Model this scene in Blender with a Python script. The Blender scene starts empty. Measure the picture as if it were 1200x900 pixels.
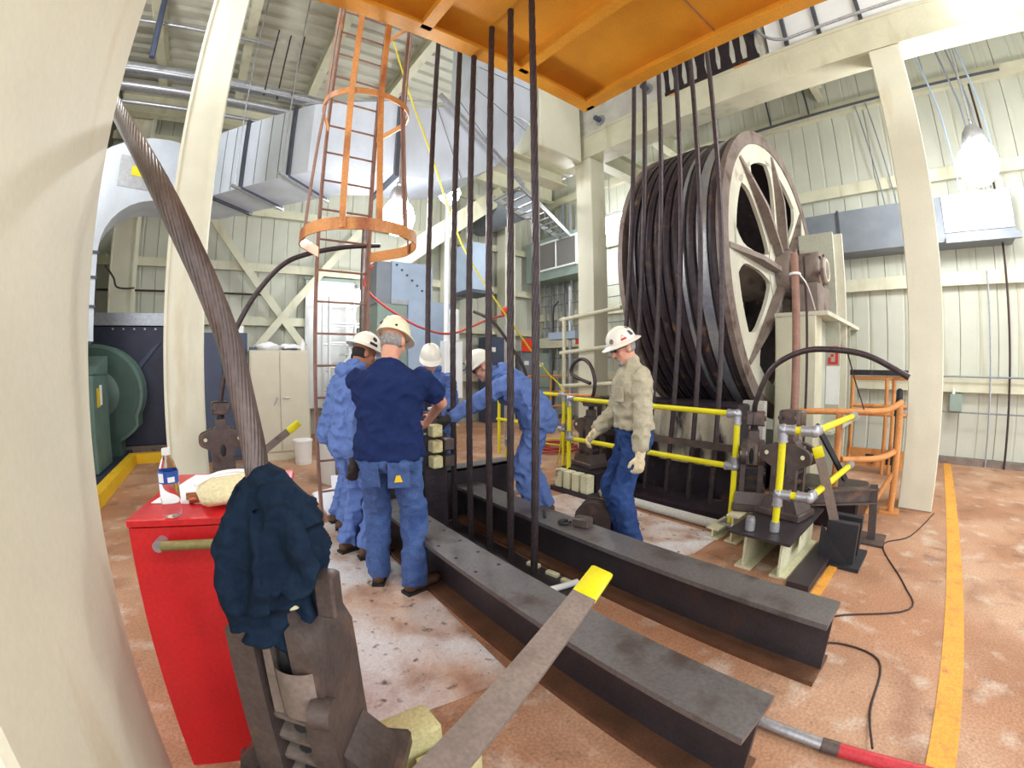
# Hoist room with head sheave, rope clamps and a crew of riggers.
# World frame: +X runs away to the right along the yellow floor line, +Y away to the left along the steel beams, Z up, metres.
import bpy, bmesh, math, random
from mathutils import Vector, Matrix, Euler
random.seed(7)
S = bpy.context.scene
COL = S.collection
PI = math.pi

# ------------------------------------------------------------------ camera, world, exposure
cd = bpy.data.cameras.new('camera')
cam = bpy.data.objects.new('camera', cd)
COL.objects.link(cam)
S.camera = cam
cd.type = 'PANO'
cd.panorama_type = 'FISHEYE_LENS_POLYNOMIAL'      # wide action-camera lens
cd.fisheye_fov = math.radians(170)
cd.sensor_width, cd.sensor_height = 36, 27
cd.fisheye_polynomial_k0 = 0
cd.fisheye_polynomial_k1 = -6.66451334e-02
cd.fisheye_polynomial_k2 = -1.76836418e-05
cd.fisheye_polynomial_k3 = 2.89757255e-05
cd.fisheye_polynomial_k4 = -4.23793447e-07
cam.location = (0, 0, 1.5)
cam.rotation_euler = (math.radians(90 - 2.3), 0, -math.radians(37.6))

W = bpy.data.worlds.new('world')
S.world = W
W.use_nodes = True
W.node_tree.nodes['Background'].inputs['Color'].default_value = (0.90, 0.96, 1.0, 1)
W.node_tree.nodes['Background'].inputs['Strength'].default_value = 1.45
S.view_settings.view_transform = 'Standard'
S.view_settings.look = 'None'
S.view_settings.gamma = 1
S.view_settings.use_curve_mapping = False
S.view_settings.exposure = 0.72
LAMP_POWER = 58.0        # emission strength of a high-bay lamp globe

# ------------------------------------------------------------------ materials
def lin(c):
    c /= 255.0
    return c / 12.92 if c <= 0.04045 else ((c + 0.055) / 1.055) ** 2.4
def rgb(t, k=1.0):
    return tuple(min(1.0, lin(v) * k) for v in t) + (1,)
MATS = {}
def mat(name, c, rough=0.6, metal=0.0, var=0.12, scale=5.0, bump=0.0, bscale=40.0, dirt=None, spec=0.4, stretch=None, fine=0.14, fscale=70.0, crease=0.0, cscale=6.0):
    """dirt = list of (colour, low, high, noise scale, stretch or None): patches of another colour laid over by a noise ramp"""
    m = bpy.data.materials.new(name)
    m.use_nodes = True
    nt = m.node_tree
    b = nt.nodes['Principled BSDF']
    b.inputs['Roughness'].default_value = rough
    b.inputs['Metallic'].default_value = metal
    b.inputs['Specular IOR Level'].default_value = spec
    tc = nt.nodes.new('ShaderNodeTexCoord')
    def noise(sc, st=None, det=6.0):
        n = nt.nodes.new('ShaderNodeTexNoise')
        n.inputs['Scale'].default_value = sc
        n.inputs['Detail'].default_value = det
        if st:
            mp = nt.nodes.new('ShaderNodeMapping')
            mp.inputs['Scale'].default_value = st
            nt.links.new(tc.outputs['Object'], mp.inputs['Vector'])
            nt.links.new(mp.outputs['Vector'], n.inputs['Vector'])
        else:
            nt.links.new(tc.outputs['Object'], n.inputs['Vector'])
        return n
    def ramp(n, lo, hi, c0, c1):
        r = nt.nodes.new('ShaderNodeValToRGB')
        r.color_ramp.elements[0].position = lo
        r.color_ramp.elements[1].position = hi
        r.color_ramp.elements[0].color = c0
        r.color_ramp.elements[1].color = c1
        nt.links.new(n.outputs['Fac'], r.inputs['Fac'])
        return r
    n = noise(scale, stretch)
    out = ramp(n, 0.3, 0.7, rgb(c, 1 - var), rgb(c, 1 + var)).outputs['Color']
    for (dc, lo, hi, sc, st) in (dirt or []):
        nn = noise(sc, st)
        r = ramp(nn, lo, hi, (0, 0, 0, 1), (1, 1, 1, 1))
        mx = nt.nodes.new('ShaderNodeMixRGB')
        nt.links.new(r.outputs['Color'], mx.inputs['Fac'])
        nt.links.new(out, mx.inputs['Color1'])
        mx.inputs['Color2'].default_value = rgb(dc)
        out = mx.outputs['Color']
    if fine:      # fine speckle of dust and wear
        fn = noise(fscale, None, 3.0)
        r = ramp(fn, 0.32, 0.68, (1 - fine, 1 - fine, 1 - fine, 1), (1 + fine, 1 + fine, 1 + fine, 1))
        mx = nt.nodes.new('ShaderNodeMixRGB')
        mx.blend_type = 'MULTIPLY'
        mx.inputs['Fac'].default_value = 1.0
        nt.links.new(out, mx.inputs['Color1'])
        nt.links.new(r.outputs['Color'], mx.inputs['Color2'])
        out = mx.outputs['Color']
    nt.links.new(out, b.inputs['Base Color'])
    if bump:
        bn = noise(bscale, stretch)
        bp = nt.nodes.new('ShaderNodeBump')
        bp.inputs['Strength'].default_value = bump
        bp.inputs['Distance'].default_value = 0.02
        nt.links.new(bn.outputs['Fac'], bp.inputs['Height'])
        nt.links.new(bp.outputs['Normal'], b.inputs['Normal'])
    if crease:    # sharp cloth creases
        cn = noise(cscale, (1, 1, 1.7), 2.5)
        cn.noise_type = 'RIDGED_MULTIFRACTAL'
        cb = nt.nodes.new('ShaderNodeBump')
        cb.inputs['Strength'].default_value = crease
        cb.inputs['Distance'].default_value = 0.05
        nt.links.new(cn.outputs['Fac'], cb.inputs['Height'])
        if bump: nt.links.new(bp.outputs['Normal'], cb.inputs['Normal'])
        nt.links.new(cb.outputs['Normal'], b.inputs['Normal'])
    MATS[name] = m
    return m
def emit(name, c, s):
    m = bpy.data.materials.new(name)
    m.use_nodes = True
    b = m.node_tree.nodes['Principled BSDF']
    b.inputs['Base Color'].default_value = rgb(c)
    b.inputs['Emission Color'].default_value = rgb(c)
    b.inputs['Emission Strength'].default_value = s
    MATS[name] = m
    return m
def glassy(name, c, rough=0.05):
    m = bpy.data.materials.new(name)
    m.use_nodes = True
    b = m.node_tree.nodes['Principled BSDF']
    b.inputs['Base Color'].default_value = rgb(c)
    b.inputs['Transmission Weight'].default_value = 1.0
    b.inputs['Roughness'].default_value = rough
    b.inputs['IOR'].default_value = 1.12
    MATS[name] = m
    return m

mat('cream_paint', (220, 217, 196), 0.55, var=0.05, scale=2.5, bump=0.05, bscale=60, dirt=[((190, 172, 128), 0.60, 0.86, 1.6, (2, 2, 0.5))], fine=0.025)
mat('cream_steel', (208, 205, 180), 0.5, var=0.08, scale=3, dirt=[((172, 158, 112), 0.58, 0.85, 2.2, (2, 2, 0.4))], fine=0.05)
mat('wall_panel_paint', (198, 199, 184), 0.6, var=0.05, scale=2, dirt=[((160, 150, 118), 0.60, 0.88, 2.0, (3, 3, 0.25))], fine=0.05)
mat('wall_groove', (158, 154, 136), 0.8)
mat('ceiling_deck', (204, 202, 188), 0.6, var=0.10, scale=1.2, dirt=[((120, 108, 84), 0.55, 0.85, 0.8, None)], fine=0.05)
mat('concrete_floor', (172, 126, 96), 0.62, var=0.14, scale=1.3, bump=0.06, bscale=30, spec=0.3,
    dirt=[((196, 158, 130), 0.44, 0.66, 0.8, None), ((148, 104, 78), 0.52, 0.74, 1.5, (1, 1.6, 1)), ((206, 188, 172), 0.56, 0.78, 4.5, None), ((112, 86, 76), 0.60, 0.80, 3.1, (1.6, 1, 1)), ((96, 76, 68), 0.68, 0.76, 17.0, None)], fine=0.2)
mat('orange_steel', (218, 152, 48), 0.45, var=0.10, scale=2.0, dirt=[((196, 116, 28), 0.55, 0.85, 1.5, None)], fine=0.08)
mat('orange_worn', (212, 146, 86), 0.5, var=0.12, scale=4, dirt=[((140, 70, 48), 0.55, 0.72, 3.5, (1, 1, 0.5))])
mat('rust_orange', (148, 112, 98), 0.6, var=0.2, scale=8)
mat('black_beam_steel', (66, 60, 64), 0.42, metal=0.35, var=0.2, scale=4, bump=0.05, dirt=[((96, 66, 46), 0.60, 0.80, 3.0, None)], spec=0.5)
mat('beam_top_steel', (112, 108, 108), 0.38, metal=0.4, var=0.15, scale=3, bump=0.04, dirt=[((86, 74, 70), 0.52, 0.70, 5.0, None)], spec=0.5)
mat('rusted_web', (108, 74, 54), 0.6, metal=0.2, var=0.25, scale=6)
mat('rope_steel', (74, 64, 66), 0.40, metal=0.5, var=0.25, scale=25)
mat('cable_steel', (102, 88, 84), 0.34, metal=0.55, var=0.25, scale=18, stretch=(1, 1, 0.3), spec=0.6)
mat('cable_gap', (52, 42, 40), 0.7)
mat('grease_dark', (44, 36, 42), 0.36, var=0.35, scale=9, bump=0.2, bscale=30, dirt=[((116, 84, 58), 0.62, 0.80, 9.0, (1, 1, 0.4))])
mat('grease_rope', (60, 50, 56), 0.40, var=0.35, scale=14, bump=0.2, bscale=50, dirt=[((140, 108, 72), 0.60, 0.78, 6.0, None)])
mat('wheel_cream', (206, 202, 184), 0.5, var=0.08, scale=3, dirt=[((120, 96, 78), 0.64, 0.84, 3.0, None)], fine=0.05)
mat('wheel_rust', (134, 120, 112), 0.55, metal=0.15, var=0.18, scale=6, dirt=[((86, 60, 56), 0.55, 0.75, 5.0, None)])
mat('clamp_iron', (92, 80, 77), 0.45, metal=0.35, var=0.22, scale=9, bump=0.12, bscale=45, dirt=[((134, 104, 84), 0.58, 0.78, 7.0, None)], spec=0.5)
mat('safety_yellow', (226, 214, 30), 0.4, var=0.05, scale=6, fine=0.05)
mat('galvanised', (176, 178, 184), 0.35, metal=0.6, var=0.12, scale=20)
mat('duct_silver', (204, 212, 224), 0.34, metal=0.15, var=0.12, scale=3, stretch=(1, 1, 0.4), spec=0.5, fine=0.05)
mat('duct_dark', (128, 134, 142), 0.45, metal=0.15, var=0.12, scale=3, fine=0.05)
mat('duct_seam', (84, 88, 98), 0.5, metal=0.4)
mat('concrete_grey', (196, 194, 184), 0.75, var=0.12, scale=4, bump=0.1, dirt=[((140, 132, 112), 0.60, 0.8, 3.0, None)])
mat('toolbox_red', (212, 36, 42), 0.32, var=0.08, scale=5, dirt=[((170, 24, 34), 0.58, 0.82, 3.5, None)], spec=0.5, fine=0.08)
mat('olive_handle', (146, 138, 92), 0.45, metal=0.3)
mat('white_sheet', (222, 222, 224), 0.75, var=0.05, scale=3, bump=0.05, fine=0.1,
    dirt=[((198, 168, 148), 0.38, 0.60, 1.6, None), ((160, 122, 100), 0.50, 0.72, 3.0, None), ((120, 98, 86), 0.60, 0.70, 14.0, None), ((70, 58, 52), 0.70, 0.74, 40.0, None)])
mat('paper_white', (240, 240, 244), 0.8, var=0.02, fine=0.025)
mat('plastic_white', (236, 236, 234), 0.45, var=0.03, fine=0.025)
mat('label_blue', (44, 84, 170), 0.4, var=0.1, scale=30)
mat('coverall_blue', (100, 126, 186), 0.75, var=0.10, scale=6, bump=0.15, bscale=60, spec=0.25, stretch=(1, 1, 2.2), fine=0.08, crease=0.75, cscale=5.5)
mat('navy_cotton', (30, 44, 86), 0.9, var=0.12, scale=8, bump=0.15, bscale=60, spec=0.15, stretch=(1, 1, 2.0), fine=0.08, crease=0.45, cscale=4.5)
mat('denim', (74, 98, 148), 0.9, var=0.16, scale=10, bump=0.15, bscale=60, spec=0.15, dirt=[((36, 58, 112), 0.52, 0.72, 5.0, None)], crease=0.6, cscale=7)
mat('denim_dark', (50, 74, 124), 0.9, var=0.16, scale=10, bump=0.15, bscale=60, spec=0.15, dirt=[((26, 44, 92), 0.50, 0.70, 5.0, None)], crease=0.6, cscale=7)
mat('tan_cotton', (178, 170, 146), 0.85, var=0.08, scale=8, bump=0.15, bscale=60, spec=0.2, stretch=(1, 1, 2.2), fine=0.08, crease=0.75, cscale=6)
mat('glove_tan', (216, 200, 164), 0.85, var=0.08, scale=12, bump=0.3, bscale=40, spec=0.2)
mat('glove_dark', (62, 58, 56), 0.85, var=0.2, scale=12, bump=0.3, bscale=40, spec=0.2)
mat('skin_light', (216, 156, 130), 0.55, var=0.06, scale=14, fine=0.05)
mat('skin_tanned', (168, 112, 84), 0.55, var=0.06, scale=14, fine=0.05)
mat('hat_white', (238, 234, 220), 0.3, var=0.03, spec=0.5, fine=0.025)
mat('hat_cream', (236, 230, 198), 0.3, var=0.03, spec=0.5, fine=0.025)
mat('hair_grey', (150, 146, 142), 0.8, var=0.25, scale=60, bump=0.3, bscale=120)
mat('hair_dark', (48, 40, 38), 0.8, var=0.25, scale=60, bump=0.3, bscale=120)
mat('boot_leather', (88, 62, 46), 0.6, var=0.2, scale=9, bump=0.15)
mat('black_rubber', (34, 34, 36), 0.6)
mat('black_paint', (40, 40, 46), 0.5, var=0.2, scale=8)
mat('sticker_red', (206, 60, 60), 0.5)
mat('sticker_yellow', (232, 196, 40), 0.5)
mat('jacket_cloth', (26, 40, 58), 0.95, var=0.22, scale=7, bump=0.15, bscale=60, spec=0.1, crease=0.8, cscale=11)
mat('fan_green', (96, 122, 114), 0.45, var=0.12, scale=4, fine=0.08)
mat('fan_green_dark', (70, 94, 86), 0.5, var=0.12, scale=4, fine=0.08)
mat('plenum_dark', (58, 60, 78), 0.45, metal=0.2, var=0.12, scale=4, fine=0.08)
mat('cabinet_beige', (206, 200, 180), 0.45, var=0.04, fine=0.025)
mat('cabinet_blue_grey', (72, 80, 102), 0.5, var=0.08, fine=0.05)
mat('kerb_yellow', (236, 190, 36), 0.5, var=0.06, dirt=[((206, 140, 40), 0.6, 0.8, 4.0, None)], fine=0.05)
mat('line_yellow', (228, 160, 60), 0.6, var=0.08, scale=5, dirt=[((196, 130, 76), 0.56, 0.72, 9.0, None)])
mat('timber_yellow', (208, 200, 150), 0.6, var=0.12, scale=6, dirt=[((150, 120, 70), 0.62, 0.8, 6.0, None)])
mat('stub_cream', (216, 212, 178), 0.55, var=0.1, scale=6, dirt=[((120, 96, 74), 0.64, 0.76, 7.0, None)])
mat('greasy_wall', (178, 170, 150), 0.6, var=0.2, scale=5, dirt=[((44, 36, 40), 0.46, 0.56, 4.0, (1, 1, 0.35))])
mat('pedestal_grey', (186, 188, 172), 0.5, var=0.08, scale=3, dirt=[((140, 132, 104), 0.58, 0.82, 3.0, None)])
mat('copper', (176, 110, 74), 0.35, metal=0.7)
mat('hose_red', (178, 66, 62), 0.5, var=0.1)
mat('cord_yellow', (226, 212, 60), 0.5)
mat('panel_blue_grey', (160, 176, 196), 0.45, var=0.08, scale=4, fine=0.05)
mat('panel_green_grey', (140, 156, 146), 0.5, var=0.08, scale=4, fine=0.05)
mat('white_enamel', (238, 240, 240), 0.4, var=0.03, fine=0.025)
mat('beacon_red', (226, 60, 40), 0.4)
mat('dark_grille', (120, 118, 114), 0.6, var=0.1, scale=40)
mat('beige_cap', (226, 214, 172), 0.7, var=0.08, scale=10, bump=0.2)
mat('pry_red', (190, 50, 60), 0.45)
mat('wire_dark', (62, 46, 44), 0.6)
mat('glass_lens', (60, 60, 66), 0.15, spec=0.6)
emit('lamp_glow', (250, 252, 255), LAMP_POWER)
emit('tube_glow', (250, 252, 255), 14.0)
glassy('clear_plastic', (246, 250, 252))

# ------------------------------------------------------------------ mesh builder
class MB:
    def __init__(self):
        self.v = []; self.f = []
    def add(self, vs, fs):
        o = len(self.v)
        self.v += [tuple(p) for p in vs]
        self.f += [tuple(i + o for i in f) for f in fs]
        return self
    def bx(self, x0, x1, y0, y1, z0, z1, M=None, c=0.0):
        if c <= 0:
            vs = [(x, y, z) for x in (x0, x1) for y in (y0, y1) for z in (z0, z1)]
            fs = [(0, 1, 3, 2), (4, 6, 7, 5), (0, 4, 5, 1), (2, 3, 7, 6), (0, 2, 6, 4), (1, 5, 7, 3)]
        else:   # chamfer along the z edges and the top and bottom rims
            def ring(i, z):
                return [(x0 + i + c, y0 + i, z), (x1 - i - c, y0 + i, z), (x1 - i, y0 + i + c, z), (x1 - i, y1 - i - c, z),
                        (x1 - i - c, y1 - i, z), (x0 + i + c, y1 - i, z), (x0 + i, y1 - i - c, z), (x0 + i, y0 + i + c, z)]
            vs = ring(c, z0) + ring(0, z0 + c) + ring(0, z1 - c) + ring(c, z1)
            fs = [tuple(reversed(range(8))), tuple(range(24, 32))]
            for k in range(3):
                for j in range(8):
                    fs.append((k * 8 + j, k * 8 + (j + 1) % 8, k * 8 + 8 + (j + 1) % 8, k * 8 + 8 + j))
        if M is not None:
            vs = [M @ Vector(p) for p in vs]
        return self.add(vs, fs)
    def box(self, c, s, M=None, ch=0.0):
        """box of size s centred at c, turned by the rotation M about its centre"""
        T = Matrix.Translation(Vector(c)) @ (M.to_4x4() if M is not None else Matrix.Identity(4))
        return self.bx(-s[0] / 2, s[0] / 2, -s[1] / 2, s[1] / 2, -s[2] / 2, s[2] / 2, T, ch)
    def bar(self, p0, p1, w, h, up=(0, 0, 1), ch=0.0):
        """rectangular bar from p0 to p1, w across, h along up"""
        p0, p1 = Vector(p0), Vector(p1)
        d = (p1 - p0); L = d.length; d.normalize()
        u = Vector(up); r = d.cross(u)
        if r.length < 1e-4:
            u = Vector((0, 1, 0)); r = d.cross(u)
        r.normalize(); u = r.cross(d)
        M = Matrix((r, d, u)).transposed()
        return self.box((p0 + p1) / 2, (w, L, h), M, ch)
    def cyl(self, p0, p1, r0, r1=None, n=12, cap=True):
        r1 = r0 if r1 is None else r1
        p0, p1 = Vector(p0), Vector(p1)
        d = (p1 - p0).normalized()
        a = d.orthogonal().normalized(); b = d.cross(a)
        vs = []
        for p, r in ((p0, r0), (p1, r1)):
            for k in range(n):
                t = 2 * PI * k / n
                vs.append(p + (a * math.cos(t) + b * math.sin(t)) * r)
        fs = [(k, (k + 1) % n, n + (k + 1) % n, n + k) for k in range(n)]
        if cap:
            fs += [tuple(reversed(range(n))), tuple(range(n, 2 * n))]
        return self.add(vs, fs)
    def tube(self, pts, r, n=8, sub=0, cap=True):
        """round tube through pts; sub > 0 smooths by Catmull-Rom; r may be a list"""
        pts = [Vector(p) for p in pts]
        rs = list(r) if isinstance(r, (list, tuple)) else [r] * len(pts)
        if sub:
            P2, R2 = [], []
            for i in range(len(pts) - 1):
                a = pts[max(i - 1, 0)]; b = pts[i]; c = pts[i + 1]; d = pts[min(i + 2, len(pts) - 1)]
                for k in range(sub):
                    t = k / sub
                    P2.append(0.5 * ((2 * b) + (c - a) * t + (2 * a - 5 * b + 4 * c - d) * t * t + (3 * b - a - 3 * c + d) * t ** 3))
                    R2.append(rs[i] * (1 - t) + rs[i + 1] * t)
            P2.append(pts[-1]); R2.append(rs[-1])
            pts, rs = P2, R2
        m = len(pts)
        T = []
        for i in range(m):
            T.append((pts[min(i + 1, m - 1)] - pts[max(i - 1, 0)]).normalized())
        a = T[0].orthogonal().normalized()
        vs = []
        for i in range(m):
            a = (a - T[i] * a.dot(T[i])).normalized()
            b = T[i].cross(a)
            for k in range(n):
                t = 2 * PI * k / n
                vs.append(pts[i] + (a * math.cos(t) + b * math.sin(t)) * rs[i])
        fs = []
        for i in range(m - 1):
            for k in range(n):
                fs.append((i * n + k, i * n + (k + 1) % n, (i + 1) * n + (k + 1) % n, (i + 1) * n + k))
        if cap:
            fs += [tuple(reversed(range(n))), tuple(range((m - 1) * n, m * n))]
        return self.add(vs, fs)
    def lathe(self, prof, n=24, c=(0, 0, 0), M=None, arc=2 * PI):
        """profile of (r, z) turned about z, moved to c, optional rotation M"""
        c = Vector(c); m = len(prof); full = abs(arc - 2 * PI) < 1e-6
        cols = n if full else n + 1
        vs = []
        for (r, z) in prof:
            for k in range(cols):
                t = arc * k / n
                p = Vector((r * math.cos(t), r * math.sin(t), z))
                vs.append(c + (M @ p if M is not None else p))
        fs = []
        for i in range(m - 1):
            for k in range(n):
                k2 = (k + 1) % cols
                fs.append((i * cols + k, i * cols + k2, (i + 1) * cols + k2, (i + 1) * cols + k))
        return self.add(vs, fs)
    def ball(self, c, r, n=14, m=9, M=None):
        if not isinstance(r, (tuple, list)):
            r = (r, r, r)
        c = Vector(c)
        vs = [c + ((M @ Vector((0, 0, -r[2]))) if M is not None else Vector((0, 0, -r[2])))]
        for i in range(1, m):
            ph = -PI / 2 + PI * i / m
            for k in range(n):
                t = 2 * PI * k / n
                p = Vector((r[0] * math.cos(ph) * math.cos(t), r[1] * math.cos(ph) * math.sin(t), r[2] * math.sin(ph)))
                vs.append(c + (M @ p if M is not None else p))
        vs.append(c + ((M @ Vector((0, 0, r[2]))) if M is not None else Vector((0, 0, r[2]))))
        fs = [(0, 1 + (k + 1) % n, 1 + k) for k in range(n)]
        for i in range(m - 2):
            for k in range(n):
                fs.append((1 + i * n + k, 1 + i * n + (k + 1) % n, 1 + (i + 1) * n + (k + 1) % n, 1 + (i + 1) * n + k))
        L = len(vs) - 1
        fs += [(L, L - n + k, L - n + (k + 1) % n) for k in range(n)]
        return self.add(vs, fs)
    def prism(self, poly, d0, d1, M=None):
        """polygon in the local xy plane extruded along local z from d0 to d1"""
        n = len(poly)
        vs = [(x, y, d0) for x, y in poly] + [(x, y, d1) for x, y in poly]
        if M is not None:
            vs = [M @ Vector(p) for p in vs]
        fs = [tuple(reversed(range(n))), tuple(range(n, 2 * n))] + [(k, (k + 1) % n, n + (k + 1) % n, n + k) for k in range(n)]
        return self.add(vs, fs)
    def torus(self, c, R, r, M=None, nu=48, nv=8, a0=0.0, a1=2 * PI):
        """ring about local z, from angle a0 to a1"""
        full = abs(a1 - a0 - 2 * PI) < 1e-6
        cols = nu if full else nu + 1
        c = Vector(c); vs = []
        for k in range(cols):
            t = a0 + (a1 - a0) * k / nu
            for j in range(nv):
                s = 2 * PI * j / nv
                p = Vector(((R + r * math.cos(s)) * math.cos(t), (R + r * math.cos(s)) * math.sin(t), r * math.sin(s)))
                vs.append(c + (M @ p if M is not None else p))
        fs = []
        for k in range(nu):
            k2 = (k + 1) % cols
            for j in range(nv):
                fs.append((k * nv + j, k2 * nv + j, k2 * nv + (j + 1) % nv, k * nv + (j + 1) % nv))
        if not full:
            fs += [tuple(reversed(range(nv))), tuple(range((cols - 1) * nv, cols * nv))]
        return self.add(vs, fs)
    def loft(self, rings, cap=True, closed=True):
        n = len(rings[0]); vs = [p for r in rings for p in r]; fs = []
        for i in range(len(rings) - 1):
            for k in range(n if closed else n - 1):
                fs.append((i * n + k, i * n + (k + 1) % n, (i + 1) * n + (k + 1) % n, (i + 1) * n + k))
        if cap:
            fs += [tuple(reversed(range(n))), tuple(range((len(rings) - 1) * n, len(rings) * n))]
        return self.add(vs, fs)
    def mesh(self, name, m, smooth=True, angle=38):
        me = bpy.data.meshes.new(name)
        me.from_pydata(self.v, [], self.f)
        me.validate()
        bm = bmesh.new(); bm.from_mesh(me)
        bmesh.ops.recalc_face_normals(bm, faces=bm.faces)
        bm.to_mesh(me); bm.free()
        if smooth:
            me.polygons.foreach_set('use_smooth', [True] * len(me.polygons))
            me.set_sharp_from_angle(angle=math.radians(angle))
        me.materials.append(MATS[m])
        return me

OFF = {}
def tag(o, label=None, cat=None, group=None, kind=None):
    if label: o['label'] = label
    if cat: o['category'] = cat
    if group: o['group'] = group
    if kind: o['kind'] = kind
    return o
def thing(name, label, cat, loc=(0, 0, 0), rz=0.0, group=None, kind=None):
    o = bpy.data.objects.new(name, None)
    COL.objects.link(o)
    o.empty_display_size = 0.1
    o.location = loc; o.rotation_euler = (0, 0, rz)
    OFF[o.name] = Vector(loc)
    return tag(o, label, cat, group, kind)
def part(mb, name, m, parent, local=False, smooth=True, angle=38, label=None, kind=None):
    """mesh part; its coordinates are world ones unless local (then in the frame of the parent)"""
    me = mb if isinstance(mb, bpy.types.Mesh) else mb.mesh(name, m, smooth, angle)
    o = bpy.data.objects.new(name, me)
    COL.objects.link(o)
    o.parent = parent
    o.location = (0, 0, 0) if local else -OFF[parent.name]
    OFF[o.name] = Vector((0, 0, 0))
    if label: o['label'] = label
    if kind: o['kind'] = kind
    return o
def solo(mb, name, m, label, cat, group=None, kind=None, smooth=True, angle=38):
    """a thing that is one mesh: origin moved to its base"""
    xs = [p[0] for p in mb.v]; ys = [p[1] for p in mb.v]; zs = [p[2] for p in mb.v]
    c = Vector(((min(xs) + max(xs)) / 2, (min(ys) + max(ys)) / 2, min(zs)))
    mb.v = [(p[0] - c.x, p[1] - c.y, p[2] - c.z) for p in mb.v]
    me = mb.mesh(name, m, smooth, angle)
    o = bpy.data.objects.new(name, me)
    COL.objects.link(o)
    o.location = c
    OFF[o.name] = c
    return tag(o, label, cat, group, kind)
def struct(mb, name, m, label=None, parent=None, smooth=True):
    if parent is not None:
        return part(mb, name, m, parent, smooth=smooth)
    o = bpy.data.objects.new(name, mb.mesh(name, m, smooth))
    COL.objects.link(o)
    OFF[o.name] = Vector((0, 0, 0))
    return tag(o, label, None, None, 'structure')
def dup(root, loc=None, rz=None, label=None, group=None):
    r = root.copy(); COL.objects.link(r)
    if loc is not None: r.location = loc
    if rz is not None: r.rotation_euler = (0, 0, rz)
    if label: r['label'] = label
    if group: r['group'] = group
    for ch in list(root.children):
        c = ch.copy(); COL.objects.link(c); c.parent = r
        for g in list(ch.children):
            d = g.copy(); COL.objects.link(d); d.parent = c
    return r
def share(me, name, parent, loc, rz=0.0):
    """another piece with shared mesh data, placed in the parent's frame"""
    o = bpy.data.objects.new(name, me); COL.objects.link(o); o.parent = parent
    o.location = Vector(loc) - OFF[parent.name]; o.rotation_euler = (0, 0, rz)
    OFF[o.name] = Vector(loc)
    return o
def RX(a): return Matrix.Rotation(a, 3, 'X')
def RY(a): return Matrix.Rotation(a, 3, 'Y')
def RZ(a): return Matrix.Rotation(a, 3, 'Z')
# ------------------------------------------------------------------ the room
XR, YB, XL, ZC = 8.9, 10.0, -2.6, 7.25
struct(MB().bx(-5, XR, -6, YB, -0.2, 0), 'floor', 'concrete_floor', 'reddish brown stained concrete floor')
struct(MB().bx(1.2, XR, -0.40, -0.28, 0.0, 0.004), 'trim_1', 'line_yellow', 'worn yellow line painted along the floor')

def siding(name, label, horizontal_axis, a0, a1, at, pitch, z1, thick=0.06):
    """sheet-metal wall: a backing sheet in the joints and one proud panel per bay"""
    mb = MB()
    if horizontal_axis == 'Y': mb.bx(at, at + 0.12, a0, a1, 0, z1)
    else: mb.bx(a0, a1, at, at + 0.12, 0, z1)
    w = struct(mb, name, 'wall_groove', label)
    n = int(round((a1 - a0) / pitch))
    p = (a1 - a0) / n
    # one shared panel with a shallow pressed rib
    pm = MB()
    g = 0.012
    prof = [(0, 0), (0, 0.03), (p * 0.46, 0.03), (p * 0.48, 0.018), (p * 0.52, 0.018), (p * 0.54, 0.03), (p - g, 0.03), (p - g, 0)]
    vs = []
    for z in (0, z1):
        for (a, d) in prof:
            vs.append((-d, a, z) if horizontal_axis == 'Y' else (a, -d, z))
    k = len(prof)
    pm.add(vs, [(i, (i + 1) % k, k + (i + 1) % k, k + i) for i in range(k)] + [tuple(range(k)), tuple(range(k, 2 * k))])
    me = pm.mesh('wall_panel', 'wall_panel_paint', smooth=False)
    for i in range(n):
        a = a0 + i * p
        share(me, 'wall_panel', w, (at, a, 0) if horizontal_axis == 'Y' else (a, at, 0))
    return w
wall_right = siding('wall_right', 'cream metal siding of the long wall on the right', 'Y', -6.0, YB, XR, 0.62, ZC)
wall_back = siding('wall_back', 'cream metal siding of the far wall', 'X', XL, XR, YB, 0.62, ZC)
wall_left = siding('wall_left', 'cream metal siding behind the green blower', 'Y', 4.0, YB, XL - 0.12, 0.62, ZC)

# horizontal girts on the walls
def girt(mb, parent):
    return part(mb, 'girt', 'cream_steel', parent)
for z in (1.28, 3.0, 4.8, 6.48):
    mb = MB().bx(8.74, 8.87, -6, YB - 0.03, z - 0.09, z + 0.09)
    mb.bx(8.71, 8.74, -6, YB - 0.03, z - 0.11, z + 0.11)
    girt(mb, wall_right)
for z in (1.2, 2.5, 3.66, 4.9, 6.3):
    mb = MB().bx(XL, 8.7, 9.84, 9.97, z - 0.07, z + 0.07)
    mb.bx(XL, 8.7, 9.81, 9.84, z - 0.09, z + 0.09)
    girt(mb, wall_back)
# corrugated roof deck
mb = MB()
per = 0.30
ys = []
y = -6.0
while y < YB:
    ys += [(y, ZC), (y + 0.13, ZC), (y + 0.16, ZC + 0.06), (y + 0.27, ZC + 0.06)]
    y += per
ys.append((YB, ZC))
vs = [(x, a, z) for x in (-5.0, XR) for a, z in ys]
k = len(ys)
mb.add(vs, [(i, i + 1, k + i + 1, k + i) for i in range(k - 1)])
mb.bx(-5.0, XR, -6, YB, ZC + 0.10, ZC + 0.2)
struct(mb, 'ceiling', 'ceiling_deck', 'corrugated metal roof deck', smooth=False)

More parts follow.
